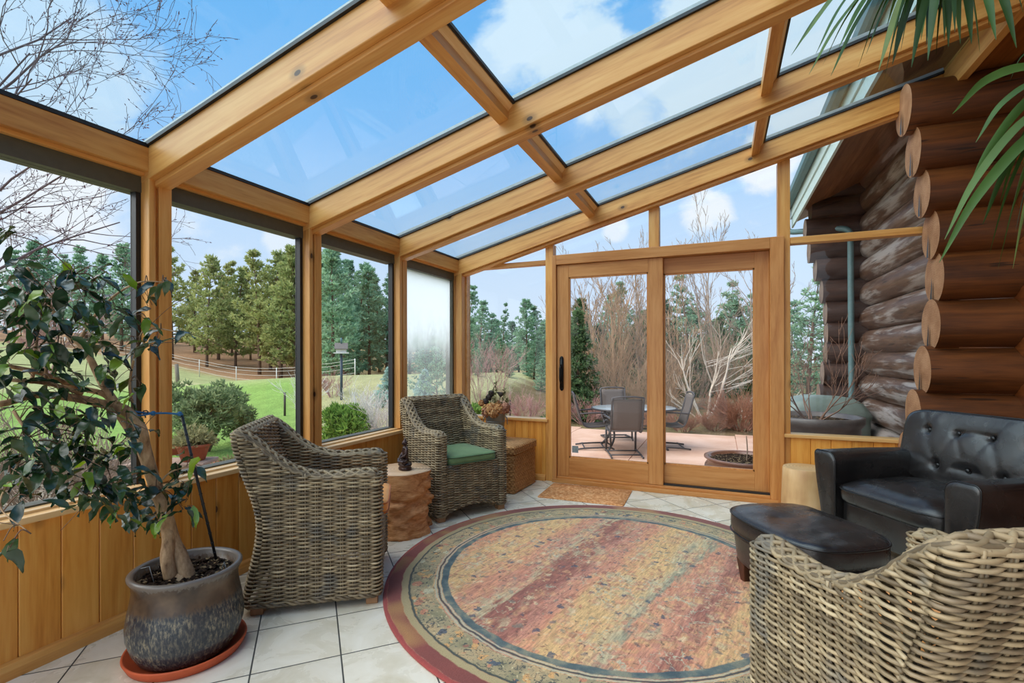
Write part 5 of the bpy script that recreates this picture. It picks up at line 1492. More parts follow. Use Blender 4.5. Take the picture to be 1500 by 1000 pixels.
def tuft(m, p, d, L, n, w, rng):
    d = Vector(d).normalized()
    for _ in range(n):
        e = (d*0.75+V(rng.gauss(0, 0.6), rng.gauss(0, 0.6), rng.gauss(0.08, 0.5))).normalized()
        s = e.cross(V(rng.gauss(0, 1), rng.gauss(0, 1), rng.gauss(0, 1)))
        if s.length < 1e-3: continue
        s.normalize(); l = L*rng.uniform(0.7, 1.15)
        m.add([p-s*w*0.5, p+e*l*0.55-s*w*0.75, p+e*l, p+e*l*0.55+s*w*0.75, p+s*w*0.5], [(0, 1, 2, 3, 4)])
def conifer(rng, H, R, clear, needle, kind='pine', dens=1.0, tufts=8):
    """returns (trunk MB, foliage MB)"""
    tb, fb = MB(), MB()
    lean = V(rng.gauss(0, 0.012), rng.gauss(0, 0.012), 0)
    tr = [V(lean.x*H*t*t*4, lean.y*H*t*t*4, H*t) for t in [i/10 for i in range(11)]]
    r0 = H*0.0155
    tb.tube(tr, [r0*(1-0.93*i/10) for i in range(11)], 8)
    nl = int((18 if kind == 'pine' else 26)*dens)
    for li in range(nl):
        t = clear+(1-clear)*(li+rng.uniform(-0.3, 0.3))/nl; t = min(max(t, clear), 0.985)
        q = (t-clear)/(1-clear)
        if kind == 'pine': prof = (1-q)**0.62*(0.62+0.38*sstep(0, 0.25, q))+0.05
        else: prof = (1-q)**0.95+0.03
        nb = rng.randint(4, 6) if kind == 'pine' else rng.randint(6, 8)
        c = V(lean.x*H*t*t*4, lean.y*H*t*t*4, H*t)
        for b in range(nb):
            a = rng.uniform(0, 2*pi); L = R*prof*rng.uniform(0.65, 1.15)
            el = (0.25+0.5*q if kind == 'pine' else -0.15+0.45*q)+rng.gauss(0, 0.12)
            d = V(cos(a)*cos(el), sin(a)*cos(el), sin(el))
            pts = [c, c+d*L*0.5+V(0, 0, -0.03*L), c+d*L+V(0, 0, (0.10 if kind == 'pine' else 0.04)*L)]
            tb.tube(pts, [max(0.012, r0*0.22*(1-q*0.6)), 0.012, 0.006], 4, False)
            nt = max(2, int(L/(R*0.17)*1.0))
            for k in range(nt):
                s = (k+0.6)/nt
                if s < 0.28 and kind == 'pine': continue
                p = pts[0].lerp(pts[1], min(1, s*2)) if s < 0.5 else pts[1].lerp(pts[2], (s-0.5)*2)
                for side in (0, 1, -1):
                    off = V(-sin(a), cos(a), 0)*side*L*0.20*rng.uniform(0.5, 1.2)*(0.5+s)+V(0, 0, rng.gauss(0, 0.05*L))
                    tuft(fb, p+off, d+V(-sin(a), cos(a), 0)*side*0.7+V(0, 0, 0.35 if kind == 'pine' else -0.1), R*0.145 if kind == 'pine' else R*0.16, tufts, R*0.030 if kind == 'pine' else R*0.026, rng)
    tuft(fb, tr[-1]-V(0, 0, 0.02*H), V(0, 0, 1), R*0.2, 10, R*0.03, rng)
    return tb, fb
PROTO = {}
def proto(key, seed, H, R, clear, mat, kind='pine', dens=1.0, tufts=8):
    rng = random.Random(seed); tb, fb = conifer(rng, H, R, clear, mat, kind, dens, tufts)
    PROTO[key] = (tb.mesh('trunk', M['bark']), fb.mesh('foliage', M[mat], False), H)
proto('oliveA', 1, 10.0, 2.7, 0.11, 'ndl_olive'); proto('oliveB', 2, 10.0, 2.3, 0.09, 'ndl_olive', dens=1.15); proto('oliveC', 3, 10.0, 2.4, 0.17, 'ndl_olive', dens=0.85)
proto('blueA', 4, 10.0, 2.4, 0.11, 'ndl_blue', dens=1.15); proto('blueB', 5, 10.0, 2.0, 0.05, 'ndl_blue', dens=1.2); proto('blueC', 6, 10.0, 2.0, 0.24, 'ndl_blue', dens=0.8)
proto('darkA', 7, 5.0, 1.3, 0.02, 'ndl_dark', 'spruce'); proto('darkB', 8, 5.0, 1.5, 0.06, 'ndl_dark', 'pine', 1.0)
proto('young', 9, 3.0, 0.95, 0.10, 'ndl_blue', 'pine', 0.55, 6); proto('silver', 10, 3.0, 1.25, 0.0, 'ndl_spruce', 'spruce', 0.8, 9)
proto('thin', 12, 6.0, 1.15, 0.08, 'ndl_blue', 'pine', 0.8, 7)
def tree(key, u, d, vtop, name, label, cat='pine tree', group=None, wide=1.0, rot=None, base=None):
    x, y = flat(u, d); z = gz(x, y) if base is None else base
    ztop = EYE-(vtop-CYP)/FPX*d
    tm, fm, H = PROTO[key]; s = (ztop-z)/H
    root = empty(name, (x, y, z-0.03), rot if rot is not None else (u*0.37+d*1.3) % 6.28, label, cat, group)
    root.scale = (s*wide, s*wide, s)
    for n_, me in (('trunk', tm), ('foliage', fm)):
        o = bpy.data.objects.new(n_, me); COL.objects.link(o); o.parent = root
    return root
GP = 'pines on the slope beyond the lawn'
HAZY = 'ponderosa pines of the wood edge seen through the left windows'
# window behind the fig: distant bluish pines
for u, d, vt, k in [(-60, 55, 350, 'blueA'), (-20, 50, 372, 'blueB'), (20, 58, 366, 'blueC'), (48, 48, 352, 'blueA'), (80, 60, 362, 'blueB'), (104, 66, 372, 'blueC'), (126, 52, 360, 'blueB'), (150, 62, 372, 'blueA'), (178, 50, 356, 'blueA'), (198, 56, 362, 'blueB'), (225, 60, 360, 'blueA')]:
    tree(k, u, d, vt, 'pine_tree', 'bluish pine of the distant row seen behind the potted fig tree', group='distant bluish pines behind the fig tree')
# window with the mugo: olive pines
for u, d, vt, k, w in [(252, 47, 362, 'oliveC', 1.0), (285, 54, 398, 'oliveB', 1.0), (303, 45, 372, 'oliveA', 0.85), (320, 50, 381, 'oliveB', 1.0), (340, 56, 400, 'oliveB', 1.0), (345, 47, 390, 'oliveA', 0.9), (367, 52, 415, 'oliveA', 0.9), (380, 44, 368, 'oliveC', 1.0), (396, 47, 366, 'oliveA', 0.95), (411, 43, 361, 'oliveB', 1.1), (433, 42, 358, 'oliveC', 1.0), (448, 48, 364, 'oliveA', 1.0), (420, 56, 395, 'oliveA', 1.0), (372, 62, 420, 'blueA', 1.0), (328, 64, 425, 'blueA', 1.0), (278, 62, 430, 'blueA', 1.0)]:
    tree(k, u, d, vt, 'pine_tree', 'olive green pine of the wood edge above the rusty slope', group='olive pines above the rusty slope', wide=w)
# window with the feeder: tall bluish pines
for u, d, vt, k, w in [(468, 44, 372, 'blueA', 1.0), (488, 36, 364, 'blueA', 1.1), (505, 40, 362, 'blueB', 1.2), (524, 46, 384, 'blueB', 1.1), (541, 42, 392, 'blueA', 1.0), (556, 50, 405, 'blueB', 1.0), (566, 44, 398, 'blueC', 1.1), (580, 52, 402, 'blueA', 1.0), (512, 58, 380, 'blueA', 1.0), (548, 62, 410, 'blueA', 1.0), (478, 58, 390, 'blueB', 1.0)]:
    tree(k, u, d, vt, 'pine_tree', 'tall blue-green pine behind the bird feeder', group='tall pines behind the bird feeder', wide=w)
# fogged window
for u, d, vt, k, w in [(600, 44, 398, 'blueB', 1.0), (626, 38, 392, 'blueA', 1.0), (648, 44, 404, 'blueB', 1.0), (664, 36, 410, 'blueA', 1.0)]:
    tree(k, u, d, vt, 'pine_tree', 'tall pine dimmed by the fogged left window', group='pines behind the fogged window', wide=w)
# small back window
for u, d, vt, k, w in [(683, 34, 418, 'blueC', 1.0), (702, 30, 438, 'blueB', 1.2), (717, 34, 458, 'blueB', 1.3), (736, 30, 443, 'thin', 0.8), (728, 36, 468, 'blueA', 1.4), (750, 38, 470, 'blueA', 1.2), (772, 24, 438, 'blueA', 1.05), (790, 26, 446, 'blueB', 1.3), (806, 30, 452, 'blueA', 1.2), (693, 40, 470, 'blueA', 1.4), (690, 26, 470, 'blueB', 1.5), (712, 27, 486, 'blueB', 1.7), (760, 27, 482, 'blueB', 1.6), (782, 21, 492, 'blueB', 1.6), (738, 26, 494, 'blueB', 1.8), (800, 24, 470, 'blueB', 1.5), (700, 19, 512, 'blueB', 1.5), (746, 20, 516, 'blueB', 1.6), (792, 18, 520, 'blueB', 1.5), (772, 22, 505, 'blueB', 1.6)]:
    tree(k, u, d, vt, 'pine_tree', 'blue-green pine seen through the small back window', group='pines behind the small back window', wide=w)
# behind the patio
for u, d, vt, k, w in [(838, 24, 470, 'darkA', 1.1), (857, 20, 458, 'darkA', 1.1), (846, 28, 440, 'darkB', 1.0), (870, 26, 478, 'darkB', 1.2), (886, 30, 430, 'blueB', 1.0), (912, 28, 412, 'blueC', 0.9), (932, 34, 455, 'darkB', 1.3), (950, 30, 465, 'darkB', 1.3), (900, 34, 480, 'darkB', 1.3), (878, 18, 500, 'darkB', 1.3), (902, 19, 490, 'darkA', 1.5), (928, 19, 478, 'darkB', 1.3), (948, 18, 500, 'darkA', 1.5)]:
    tree(k, u, d, vt, 'evergreen_tree', 'dark evergreen behind the bare thicket, left glass door', 'evergreen tree', 'evergreens behind the left door', w)
for u, d, vt, k, w in [(985, 26, 440, 'darkB', 1.2), (1010, 22, 402, 'thin', 1.3), (1040, 26, 470, 'darkB', 1.2), (1052, 18, 462, 'darkA', 1.2), (1066, 22, 414, 'thin', 1.4), (1092, 24, 440, 'darkB', 1.1), (1112, 22, 430, 'thin', 1.2), (1028, 32, 450, 'darkB', 1.3), (1085, 34, 470, 'darkB', 1.3), (1100, 17, 530, 'darkA', 1.3), (1075, 16, 540, 'darkB', 1.3), (998, 18, 545, 'darkB', 1.3), (1018, 17.5, 500, 'darkB', 1.2), (982, 19, 480, 'darkA', 1.4), (1042, 17, 520, 'darkA', 1.5), (1110, 19, 480, 'darkB', 1.3)]:
    tree(k, u, d, vt, 'evergreen_tree', 'green conifer behind the patio, right glass door', 'evergreen tree', 'evergreens behind the right door', w)
tree('darkA', 846, 12.9, 452, 'evergreen_tree', 'tall dark spruce at the left edge of the sliding door view', 'evergreen tree', wide=1.1)
tree('thin', 1184, 13.5, 386, 'young_pine', 'slender young pine outside the window beside the log wall', wide=1.25)
tree('blueB', 1158, 24, 440, 'pine_tree', 'pine partly hidden by the door post, right of the doors', wide=1.2)
tree('thin', 1206, 20, 470, 'pine_tree', 'pine hidden low behind the log ends outside the right window', wide=1.5)
# nearer garden conifers
tree('young', 640, 12.5, 508, 'young_pine', 'thin young pine close outside the fogged window', wide=0.85)
tree('young', 622, 15, 500, 'young_pine', 'bushy young pine further back outside the fogged window', wide=1.0)
tree('silver', 568, 15.5, 536, 'silver_spruce', 'low silvery spruce outside, right edge of the feeder window', 'shrub', wide=1.05)
tree('silver', 620, 14.0, 540, 'silver_spruce', 'low silvery spruce outside the fogged window', 'shrub', wide=1.0)

# labels that single out each tree by row and place from the left
ORD = ['first', 'second', 'third', 'fourth', 'fifth', 'sixth', 'seventh', 'eighth', 'ninth', 'tenth', 'eleventh', 'twelfth', 'thirteenth', 'fourteenth', 'fifteenth', 'sixteenth', 'seventeenth', 'eighteenth', 'nineteenth', 'twentieth']
for grp, what, where in (('distant bluish pines behind the fig tree', 'bluish pine', 'beyond the fig tree'),
                         ('olive pines above the rusty slope', 'olive green pine', 'above the mugo pine'),
                         ('tall pines behind the bird feeder', 'tall blue-green pine', 'behind the bird feeder'),
                         ('pines behind the fogged window', 'fog-dimmed pine', 'in the fogged window'),
                         ('pines behind the small back window', 'blue-green pine', 'in the small back window'),
                         ('evergreens behind the left door', 'dark evergreen', 'in the sliding door view'),
                         ('evergreens behind the right door', 'green conifer', 'in the fixed door view')):
    T = [o for o in COL.objects if o.get('group') == grp]
    key = lambda o: -SS*o.location.x+CC*o.location.y
    med = sorted(key(o) for o in T)[len(T)//2]
    for row, name in ((lambda o: key(o) < med, 'front row'), (lambda o: key(o) >= med, 'back row')):
        R = sorted([o for o in T if row(o)], key=lambda o: (CC*o.location.x+SS*o.location.y)/key(o))
        for i, o in enumerate(R): o['label'] = '%s %s from the left, %s %s' % (ORD[i], what, name, where)

# ================================================================ bare trees and twiggy shrubs
def branch(m, p, d, L, r, lev, rng, prm, tips=None):
    n = prm.get('n', 5); pts = [p.copy()]; d = d.normalized(); q = p.copy()
    cd = [d.copy()]
    for i in range(n):
        d = (d+V(rng.gauss(0, 1), rng.gauss(0, 1), rng.gauss(0, 1))*prm.get('wob', 0.12)+V(0, 0, prm.get('up', 0.03))).normalized()
        q = q+d*(L/n); pts.append(q.copy()); cd.append(d.copy())
    rr = [max(prm.get('rmin', 0.002), r*(1-0.72*i/n)) for i in range(n+1)]
    m.tube(pts, rr, 6 if lev >= 3 else (4 if lev == 2 else 3), False)
    if tips is not None and lev <= 1: tips.extend(zip(pts[1:], cd[1:]))
    if lev > 0:
        k = prm['kids'][min(lev, len(prm['kids'])-1)]
        for j in range(k):
            t = rng.uniform(prm.get('t0', 0.25), 1.0); i = min(int(t*n), n-1); f = t*n-i
            c = pts[i].lerp(pts[i+1], f); ax = cd[i].orthogonal().normalized(); ax = Matrix.Rotation(rng.uniform(0, 6.28), 3, cd[i]) @ ax
            ang = rng.uniform(*prm.get('ang', (0.4, 0.9)))
            nd = (cd[i]*cos(ang)+ax*sin(ang))
            branch(m, c, nd, L*rng.uniform(*prm.get('ls', (0.45, 0.7))), rr[i]*0.62, lev-1, rng, prm, tips)
def bare(name, label, u, d, H, stems, mat, seed, spread=0.25, lev=3, prm=None, cat='bare tree', r=None, base=None, group=None):
    x, y = flat(u, d); z = gz(x, y) if base is None else base
    rng = random.Random(seed); m = MB()
    prm = prm or dict(kids=[0, 4, 5, 6], wob=0.10, up=0.06, ang=(0.35, 0.8), ls=(0.4, 0.62), rmin=0.004)
    for s in range(stems):
        a = rng.uniform(0, 6.28); dd = V(cos(a)*spread*rng.uniform(0.3, 1), sin(a)*spread*rng.uniform(0.3, 1), 1)
        branch(m, V(cos(a)*0.12*min(1, stems/4), sin(a)*0.12*min(1, stems/4), 0), dd, H*rng.uniform(0.75, 1.05), (r or H*0.010), lev, rng, prm)
    o = m.build(name, M[mat]); o.location = (x, y, z-0.02)
    return tag(o, label, cat, group)
AS = dict(kids=[0, 4, 5, 8], wob=0.07, up=0.07, ang=(0.3, 0.65), ls=(0.26, 0.45), rmin=0.005, n=6)
bare('bare_tree', 'tall bare multi-stemmed tree behind the patio table', 902, 13.5, 3.4, 5, 'bark_tan', 1, 0.20, 3, AS)
bare('bare_tree', 'leafless grey tree at the far left of the sliding door view', 868, 15, 4.3, 3, 'bark_grey', 2, 0.14, 3, AS)
bare('bare_tree', 'upright leafless tree just left of the door mullion', 934, 15, 4.2, 3, 'bark_grey', 3, 0.20, 3, AS)
bare('bare_tree', 'dense tan thicket tree left in the fixed door view', 985, 14, 3.0, 6, 'bark_tan', 4, 0.28, 3, AS)
bare('bare_tree', 'leafless thicket tree in the middle of the fixed door view', 1062, 15.5, 4.3, 4, 'bark_grey', 5, 0.3, 3, AS)
bare('bare_tree', 'bare thicket tree at the right end of the fixed door view', 1104, 14.5, 4.2, 4, 'bark_grey', 6, 0.22, 3, AS)
bare('bare_tree', 'tan thicket tree directly behind the table', 884, 14.2, 2.8, 6, 'bark_tan', 14, 0.3, 3, AS)
bare('bare_tree', 'brown thicket tree right of the table', 948, 14.2, 2.6, 6, 'bark_tan', 15, 0.3, 3, AS)
# pale leaning tree: stems fan up and to the right
x, y = flat(1034, 11.9); rng = random.Random(8); m = MB()
ra = V(CC, SS, 0)
for (sx, up, L, r) in ((-0.75, 1.0, 1.7, 0.035), (-0.35, 1.0, 1.3, 0.028), (0.10, 1.0, 1.8, 0.045), (0.35, 1.0, 1.9, 0.040), (1.5, 0.40, 1.3, 0.03), (-0.9, 0.75, 1.0, 0.022)):
    branch(m, ra*sx*0.08, ra*sx+V(-SS, CC, 0)*rng.gauss(0, 0.15)+V(0, 0, up), L, r, 2, rng, dict(kids=[0, 4, 4], wob=0.07, up=0.03, ang=(0.3, 0.6), ls=(0.35, 0.6), rmin=0.005, n=7))
for j in range(17):   # pale combed twigs sweeping right
    p = ra*rng.uniform(-0.1, 0.7)+V(0, 0, rng.uniform(0.7, 1.55))+V(-SS, CC, 0)*rng.gauss(0, 0.15)
    branch(m, p, ra*1.0+V(0, 0, rng.uniform(0.15, 0.8)), rng.uniform(0.6, 1.1), 0.009, 1, rng, dict(kids=[0, 3], wob=0.05, up=0.0, ang=(0.15, 0.35), ls=(0.5, 0.8), rmin=0.004, n=6))
o = m.build('bare_tree', M['bark_white']); o.location = (x, y, PZ+0.02)
tag(o, 'pale leaning multi-stemmed bare tree at the edge of the patio', 'bare tree')
SHR = dict(kids=[0, 5, 6], wob=0.10, up=0.02, ang=(0.25, 0.7), ls=(0.4, 0.7), rmin=0.003, n=5)
def shrub(name, label, u, d, H, stems, mat, seed, spread=0.8, lev=2, cat='shrub', prm=None, r=0.010, base=None, group=None):
    return bare(name, label, u, d, H, stems, mat, seed, spread, lev, prm or SHR, cat, r, base, group)
shrub('twiggy_shrub', 'low rust-brown twiggy shrub at the far right of the patio', 1086, 10.85, 0.62, 64, 'rust_twig', 20, 1.3)
shrub('twiggy_shrub', 'reddish twiggy shrub left of the patio table', 858, 12.2, 0.6, 26, 'red_twig', 21, 1.2)
shrub('twiggy_shrub', 'low brown twigs at the patio edge right of the table', 1000, 11.0, 0.34, 30, 'rust_twig', 81, 1.3)
shrub('twiggy_shrub', 'low rusty twigs under the pale leaning tree', 1046, 11.0, 0.32, 34, 'rust_twig', 82, 1.3)
shrub('twiggy_shrub', 'low brown twigs behind the table chairs', 925, 11.3, 0.40, 30, 'rust_twig', 83, 1.3)
shrub('twiggy_shrub', 'pale tan brush between the thicket and the patio', 960, 12.6, 1.1, 22, 'bark_tan', 22, 0.9)
shrub('twiggy_shrub', 'tangled grey brush behind the pale leaning tree', 1015, 13.2, 1.5, 22, 'bark_grey', 23, 0.8)
shrub('twiggy_shrub', 'tangled tan brush behind the rust-brown shrub', 1088, 13.6, 1.4, 22, 'bark_tan', 24, 0.8)
shrub('twiggy_shrub', 'tan brush below the dark evergreens', 905, 13.0, 1.5, 26, 'bark_tan', 25, 0.7)
shrub('dogwood_shrub', 'tall reddish twigs in the left half of the small back window', 705, 15, 1.4, 12, 'red_twig', 26, 0.55)
shrub('dogwood_shrub', 'small fan of pink twigs low in the small back window', 768, 12.5, 0.55, 18, 'red_twig', 27, 0.7)
shrub('dogwood_shrub', 'reddish twigs behind the dried flowers', 732, 17, 1.3, 9, 'red_twig', 28, 0.6)
shrub('dogwood_shrub', 'reddish twigs below the bird feeder pole', 488, 17, 0.6, 18, 'red_twig', 29, 0.9)
shrub('silver_shrub', 'pale silvery bare shrub in front of the feeder window', 550, 8.6, 0.78, 22, 'silver_twig', 30, 0.45, r=0.008)
shrub('silver_shrub', 'pale dry stems at the right edge of the mugo pine window', 442, 11.5, 1.0, 8, 'silver_twig', 31, 0.35, r=0.007)
shrub('silver_shrub', 'thin pale stems above the green juniper', 524, 11.0, 0.8, 8, 'silver_twig', 32, 0.5, r=0.006)
shrub('dry_stems', 'dry brown stems on the gravel bed behind the fig tree', 78, 5.0, 0.75, 30, 'bark_grey', 33, 1.1, r=0.006)
shrub('dry_stems', 'dry brown stems low at the left edge outside', 15, 4.8, 0.85, 26, 'bark_grey', 34, 0.9, r=0.006)
shrub('twiggy_shrub', 'pinkish bare shrubs on the lawn edge behind the fig tree', 70, 30, 3.6, 7, 'red_twig', 35, 0.5, lev=3, r=0.05, prm=dict(kids=[0, 5, 6, 6], wob=0.1, up=0.03, ang=(0.3, 0.7), ls=(0.4, 0.6), rmin=0.012, n=5))
# big budding tree outside the left window
rng = random.Random(40); m = MB(); tips = []
bx, by = flat(-170, 5.0); bz = gz(bx, by)
prm = dict(kids=[0, 4, 4, 5], wob=0.14, up=0.02, ang=(0.4, 0.85), ls=(0.36, 0.58), rmin=0.0022, n=6, t0=0.35)
m.tube([V(0, 0, 0), V(0.05, 0.02, 1.2), V(0.1, 0.05, 2.6), V(0.12, 0.1, 4.4)], [0.13, 0.11, 0.085, 0.05], 10)
for (z, u, v, d, L, r) in ((1.7, 120, 300, 4.6, 1, 0.030), (2.0, 60, 250, 4.2, 1, 0.032), (1.5, 90, 340, 5.2, 1, 0.026), (2.4, 100, 200, 4.7, 1, 0.034), (2.8, 150, 110, 4.8, 1, 0.032), (3.2, 60, 40, 4.6, 1, 0.032), (3.6, 110, 10, 5.0, 1, 0.03), (3.9, 30, -80, 4.4, 1, 0.03), (1.9, 30, 330, 4.0, 1, 0.024), (2.6, 170, 165, 5.2, 1, 0.026), (3.0, 20, 90, 4.2, 1, 0.03)):
    t_ = z/4.4; p = V(0.12*t_, 0.1*t_, z); e = cam(u, v, d)-V(bx, by, bz)
    branch(m, p, e-p+V(0, 0, 0.15), (e-p).length*0.92, r*0.72, 3, rng, prm, tips)
root = empty('budding_tree', (bx, by, bz), 0, 'bare tree with purple buds reaching over from outside the left window', 'bare tree')
m.build('branches', M['bark_dark'], root)
m = MB()
rng.shuffle(tips)
for p, d in tips[:5200]:
    if rng.random() < 0.40: continue
    a = d.orthogonal().normalized(); a = Matrix.Rotation(rng.uniform(0, 6.28), 3, d) @ a
    c = p+a*0.006; L = rng.uniform(0.020, 0.040); e = (d+a*0.8).normalized(); s = e.cross(a).normalized()*0.006 if e.cross(a).length > 1e-3 else V(0.006, 0, 0)
    m.add([c, c+e*L*0.5+s, c+e*L, c+e*L*0.5-s], [(0, 1, 2, 3)])
m.build('buds', M['bud'], root)

# ---- rounded garden shrubs
def mound(name, label, u, d, w, h, mat, seed, n, L, wd, base=None, cat='shrub', lobes=9):
    x, y = flat(u, d); z = gz(x, y) if base is None else base; rng = random.Random(seed)
    root = empty(name, (x, y, z), 0, label, cat)
    tb, fb = MB(), MB(); lob = []
    for i in range(lobes):
        a = rng.uniform(0, 6.28); r = w*0.5*rng.uniform(0.15, 0.72); lob.append((V(r*cos(a), r*sin(a), h*rng.uniform(0.35, 0.72)), w*0.5*rng.uniform(0.38, 0.52)))
        tb.tube(catmull([V(0, 0, 0), lob[-1][0]*0.5, lob[-1][0]], 3), [0.03*w]*4+[0.02*w]*3, 5, False) if False else tb.tube([V(0, 0, 0), lob[-1][0]*0.5+V(0, 0, 0.02), lob[-1][0]], [0.02*w, 0.014*w, 0.008*w], 5, False)
    for i in range(n):
        c, r = rng.choice(lob); dd = V(rng.gauss(0, 1), rng.gauss(0, 1), rng.gauss(0.3, 0.9)).normalized()
        p = c+V(dd.x*r, dd.y*r, dd.z*r*h/w*1.3)*rng.uniform(0.62, 1.0)
        if p.z < 0.02: continue
        tuft(fb, p, dd+V(0, 0, 0.7), L, 7, wd, rng)
    tb.build('stems', M['bark'], root); fb.build('foliage', M[mat], root, smooth=False)
    return root
mound('mugo_pine', 'big rounded mugo pine outside the second left window', 305, 8.8, 1.45, 1.30, 'ndl_mugo', 50, 1500, 0.10, 0.016, lobes=16)
mound('mugo_pine', 'smaller rounded mugo pine beside the bigger one', 348, 9.6, 0.7, 0.75, 'ndl_mugo', 51, 500, 0.09, 0.015)
mound('juniper_bush', 'bright green feathery juniper outside the feeder window', 508, 8.3, 1.0, 0.92, 'ndl_jun', 52, 1000, 0.12, 0.016, lobes=12)
mound('green_bush', 'green shrubs low behind the wicker chair in the corner window', 700, 11.0, 1.1, 0.7, 'ndl_jun', 53, 600, 0.12, 0.018)
# ---- pots on the garden wall
M['terra'] = m_plain('garden_terracotta', (176, 102, 76), 0.75, 0.2, var=0.15, nscale=8)
M['stone'] = m_plain('garden_stone', (166, 140, 124), 0.85, 0.2, var=0.12, nscale=10)
def pot_plant(name, label, u, d, r, h, base, mat, seed, ph, dens):
    x, y = flat(u, d); root = empty(name, (x, y, base), 0, label, 'potted plant')
    m = MB(); m.lathe([(0.001, 0), (r*0.68, 0), (r*0.95, h*0.85), (r*1.05, h*0.86), (r*1.05, h), (r*0.92, h), (r*0.88, h*0.85), (0.001, h*0.85)], 32, cap=False); m.build('pot', M['terra'], root)
    fb = MB(); rng = random.Random(seed)
    for i in range(dens):
        dd = V(rng.gauss(0, 1), rng.gauss(0, 1), abs(rng.gauss(0.4, 0.6))).normalized(); p = V(0, 0, h*0.9)+V(dd.x*r*1.2, dd.y*r*1.2, dd.z*ph)*rng.uniform(0.3, 1.0)
        tuft(fb, p, dd+V(0, 0, 0.4), 0.08, 6, 0.010, rng)
    fb.build('foliage', M[mat], root, smooth=False); return root
x, y = flat(268, 6.6)
m = MB(); m.box(-1.0, 0.36, -0.22, 0.22, 0, 0.33)
o = m.build('garden_wall', M['stone'], smooth=False, bevel=0.02); o.location = (x, y, gz(x, y)-0.02); o.rotation_euler = (0, 0, YAW+0.12); tag(o, 'low pinkish stone block wall outside carrying a terracotta pot', 'garden wall')
M['ndl_pale'] = m_needle('pale_olive_heather', (132, 128, 86), (160, 156, 110), (184, 178, 134))
pot_plant('potted_heather', 'pale green heather in a terracotta pot on the stone wall', 283, 6.6, 0.20, 0.22, gz(x, y)+0.31, 'ndl_pale', 60, 0.24, 420)
pot_plant('terracotta_planter', 'plain terracotta planter outside just behind the wicker chair back', 339, 6.3, 0.23, 0.34, gz(*flat(339, 6.3)), 'ndl_pale', 61, 0.10, 60)
pot_plant('terracotta_planter', 'red clay pot outside right behind the middle of the fig tree', 254, 7.0, 0.14, 0.20, gz(x, y)+0.31, 'ndl_jun', 62, 0.06, 40)

# ================================================================ fences, feeder
M['post_grey'] = m_plain('weathered_post', (128, 118, 106), 0.9, 0.1, var=0.2)
M['tpost'] = m_plain('dark_steel_post', (66, 56, 50), 0.7)
M['white_tape'] = m_plain('white_fence_tape', (222, 220, 214), 0.6)
def fpost(label, u, d, vtop, w, mat, name='fence_post', lean=0.0):
    x, y = flat(u, d); z = gz(x, y); h = EYE-(vtop-CYP)/FPX*d-z
    m = MB(); m.tube([V(0, 0, -0.05), V(lean*h, 0, h)], [w*1.05, w], 10); m.box(-w*0.5, w*0.5, -w*1.2, w*1.2, h-0.03, h+0.005) if mat == 'tpost' else None
    o = m.build(name, M[mat]); o.location = (x, y, z); return tag(o, label, 'fence post')
fpost('dark steel fence post on the lawn right of the mugo pine', 417, 14.5, 574, 0.030, 'tpost')
fpost('weathered wooden fence post on the lawn above the mugo pine', 261, 26, 532, 0.09, 'post_grey', lean=-0.12)
fpost('faint thin fence post beside the pale dry stems', 428, 26, 556, 0.05, 'post_grey')
fpost('dark thin post outside the small back window', 747, 12.5, 586, 0.022, 'tpost')
fence = empty('white_tape_fence', (0, 0, 0), 0, 'white electric tape fence crossing the slope below the pines', 'fence')
fp = [(20, 45), (95, 43), (150, 42), (205, 41), (250, 40), (292, 38.5), (346, 36.5), (405, 34.5), (452, 33), (520, 31)]
tops = []
for u, d in fp:
    x, y = flat(u, d); z = gz(x, y); tops.append(V(x, y, z))
    m = MB(); m.tube([V(x, y, z-0.05), V(x, y, z+1.35)], 0.030, 6); m.build('post', M['white_tape'], fence)
for h in (0.45, 0.8, 1.1, 1.3):
    m = MB()
    for a, b in zip(tops, tops[1:]): m.tube([a+V(0, 0, h), (a+b)/2+V(0, 0, h-0.05), b+V(0, 0, h)], 0.009, 4, False)
    m.build('tape', M['white_tape'], fence)
M['pole_blue'] = m_plain('dark_blue_grey_pole', (66, 78, 92), 0.6)
x, y = flat(500, 16.5); z = gz(x, y); vz = lambda v: EYE-(v-CYP)/FPX*16.5-z
fd = empty('bird_feeder', (x, y, z), YAW+0.3, 'white roofed bird feeder on a dark pole outside the third left window', 'bird feeder')
m = MB(); m.tube([V(0, 0, -0.05), V(0, 0, vz(516))], 0.042, 12); m.build('pole', M['pole_blue'], fd)
W_ = m_plain('white_paint', (230, 226, 220), 0.5); B_ = m_plain('brown_roof', (112, 104, 98), 0.6)
m = MB(); m.box(-0.24, 0.24, -0.18, 0.18, vz(517), vz(517)+0.035); m.build('tray', W_, fd, smooth=False)
m = MB(); m.prism([V(0, -0.12, vz(516)), V(0, 0.12, vz(516)), V(0, 0.12, vz(509)), V(0, 0, vz(503)), V(0, -0.12, vz(509))], V(-0.16, 0, 0), V(0.16, 0, 0)); m.build('house_body', W_, fd, smooth=False)
m = MB()
for s_ in (1, -1): m.prism([V(0, 0, vz(502.5)), V(0, s_*0.20, vz(511)), V(0, s_*0.20, vz(511)+0.02), V(0, 0, vz(502.5)+0.024)], V(-0.21, 0, 0), V(0.21, 0, 0))
m.build('roof', B_, fd, smooth=False)
m = MB(); m.tube([V(0, 0, vz(503)), V(0, 0, vz(494))], 0.03, 8); m.build('finial', M['teal'], fd)

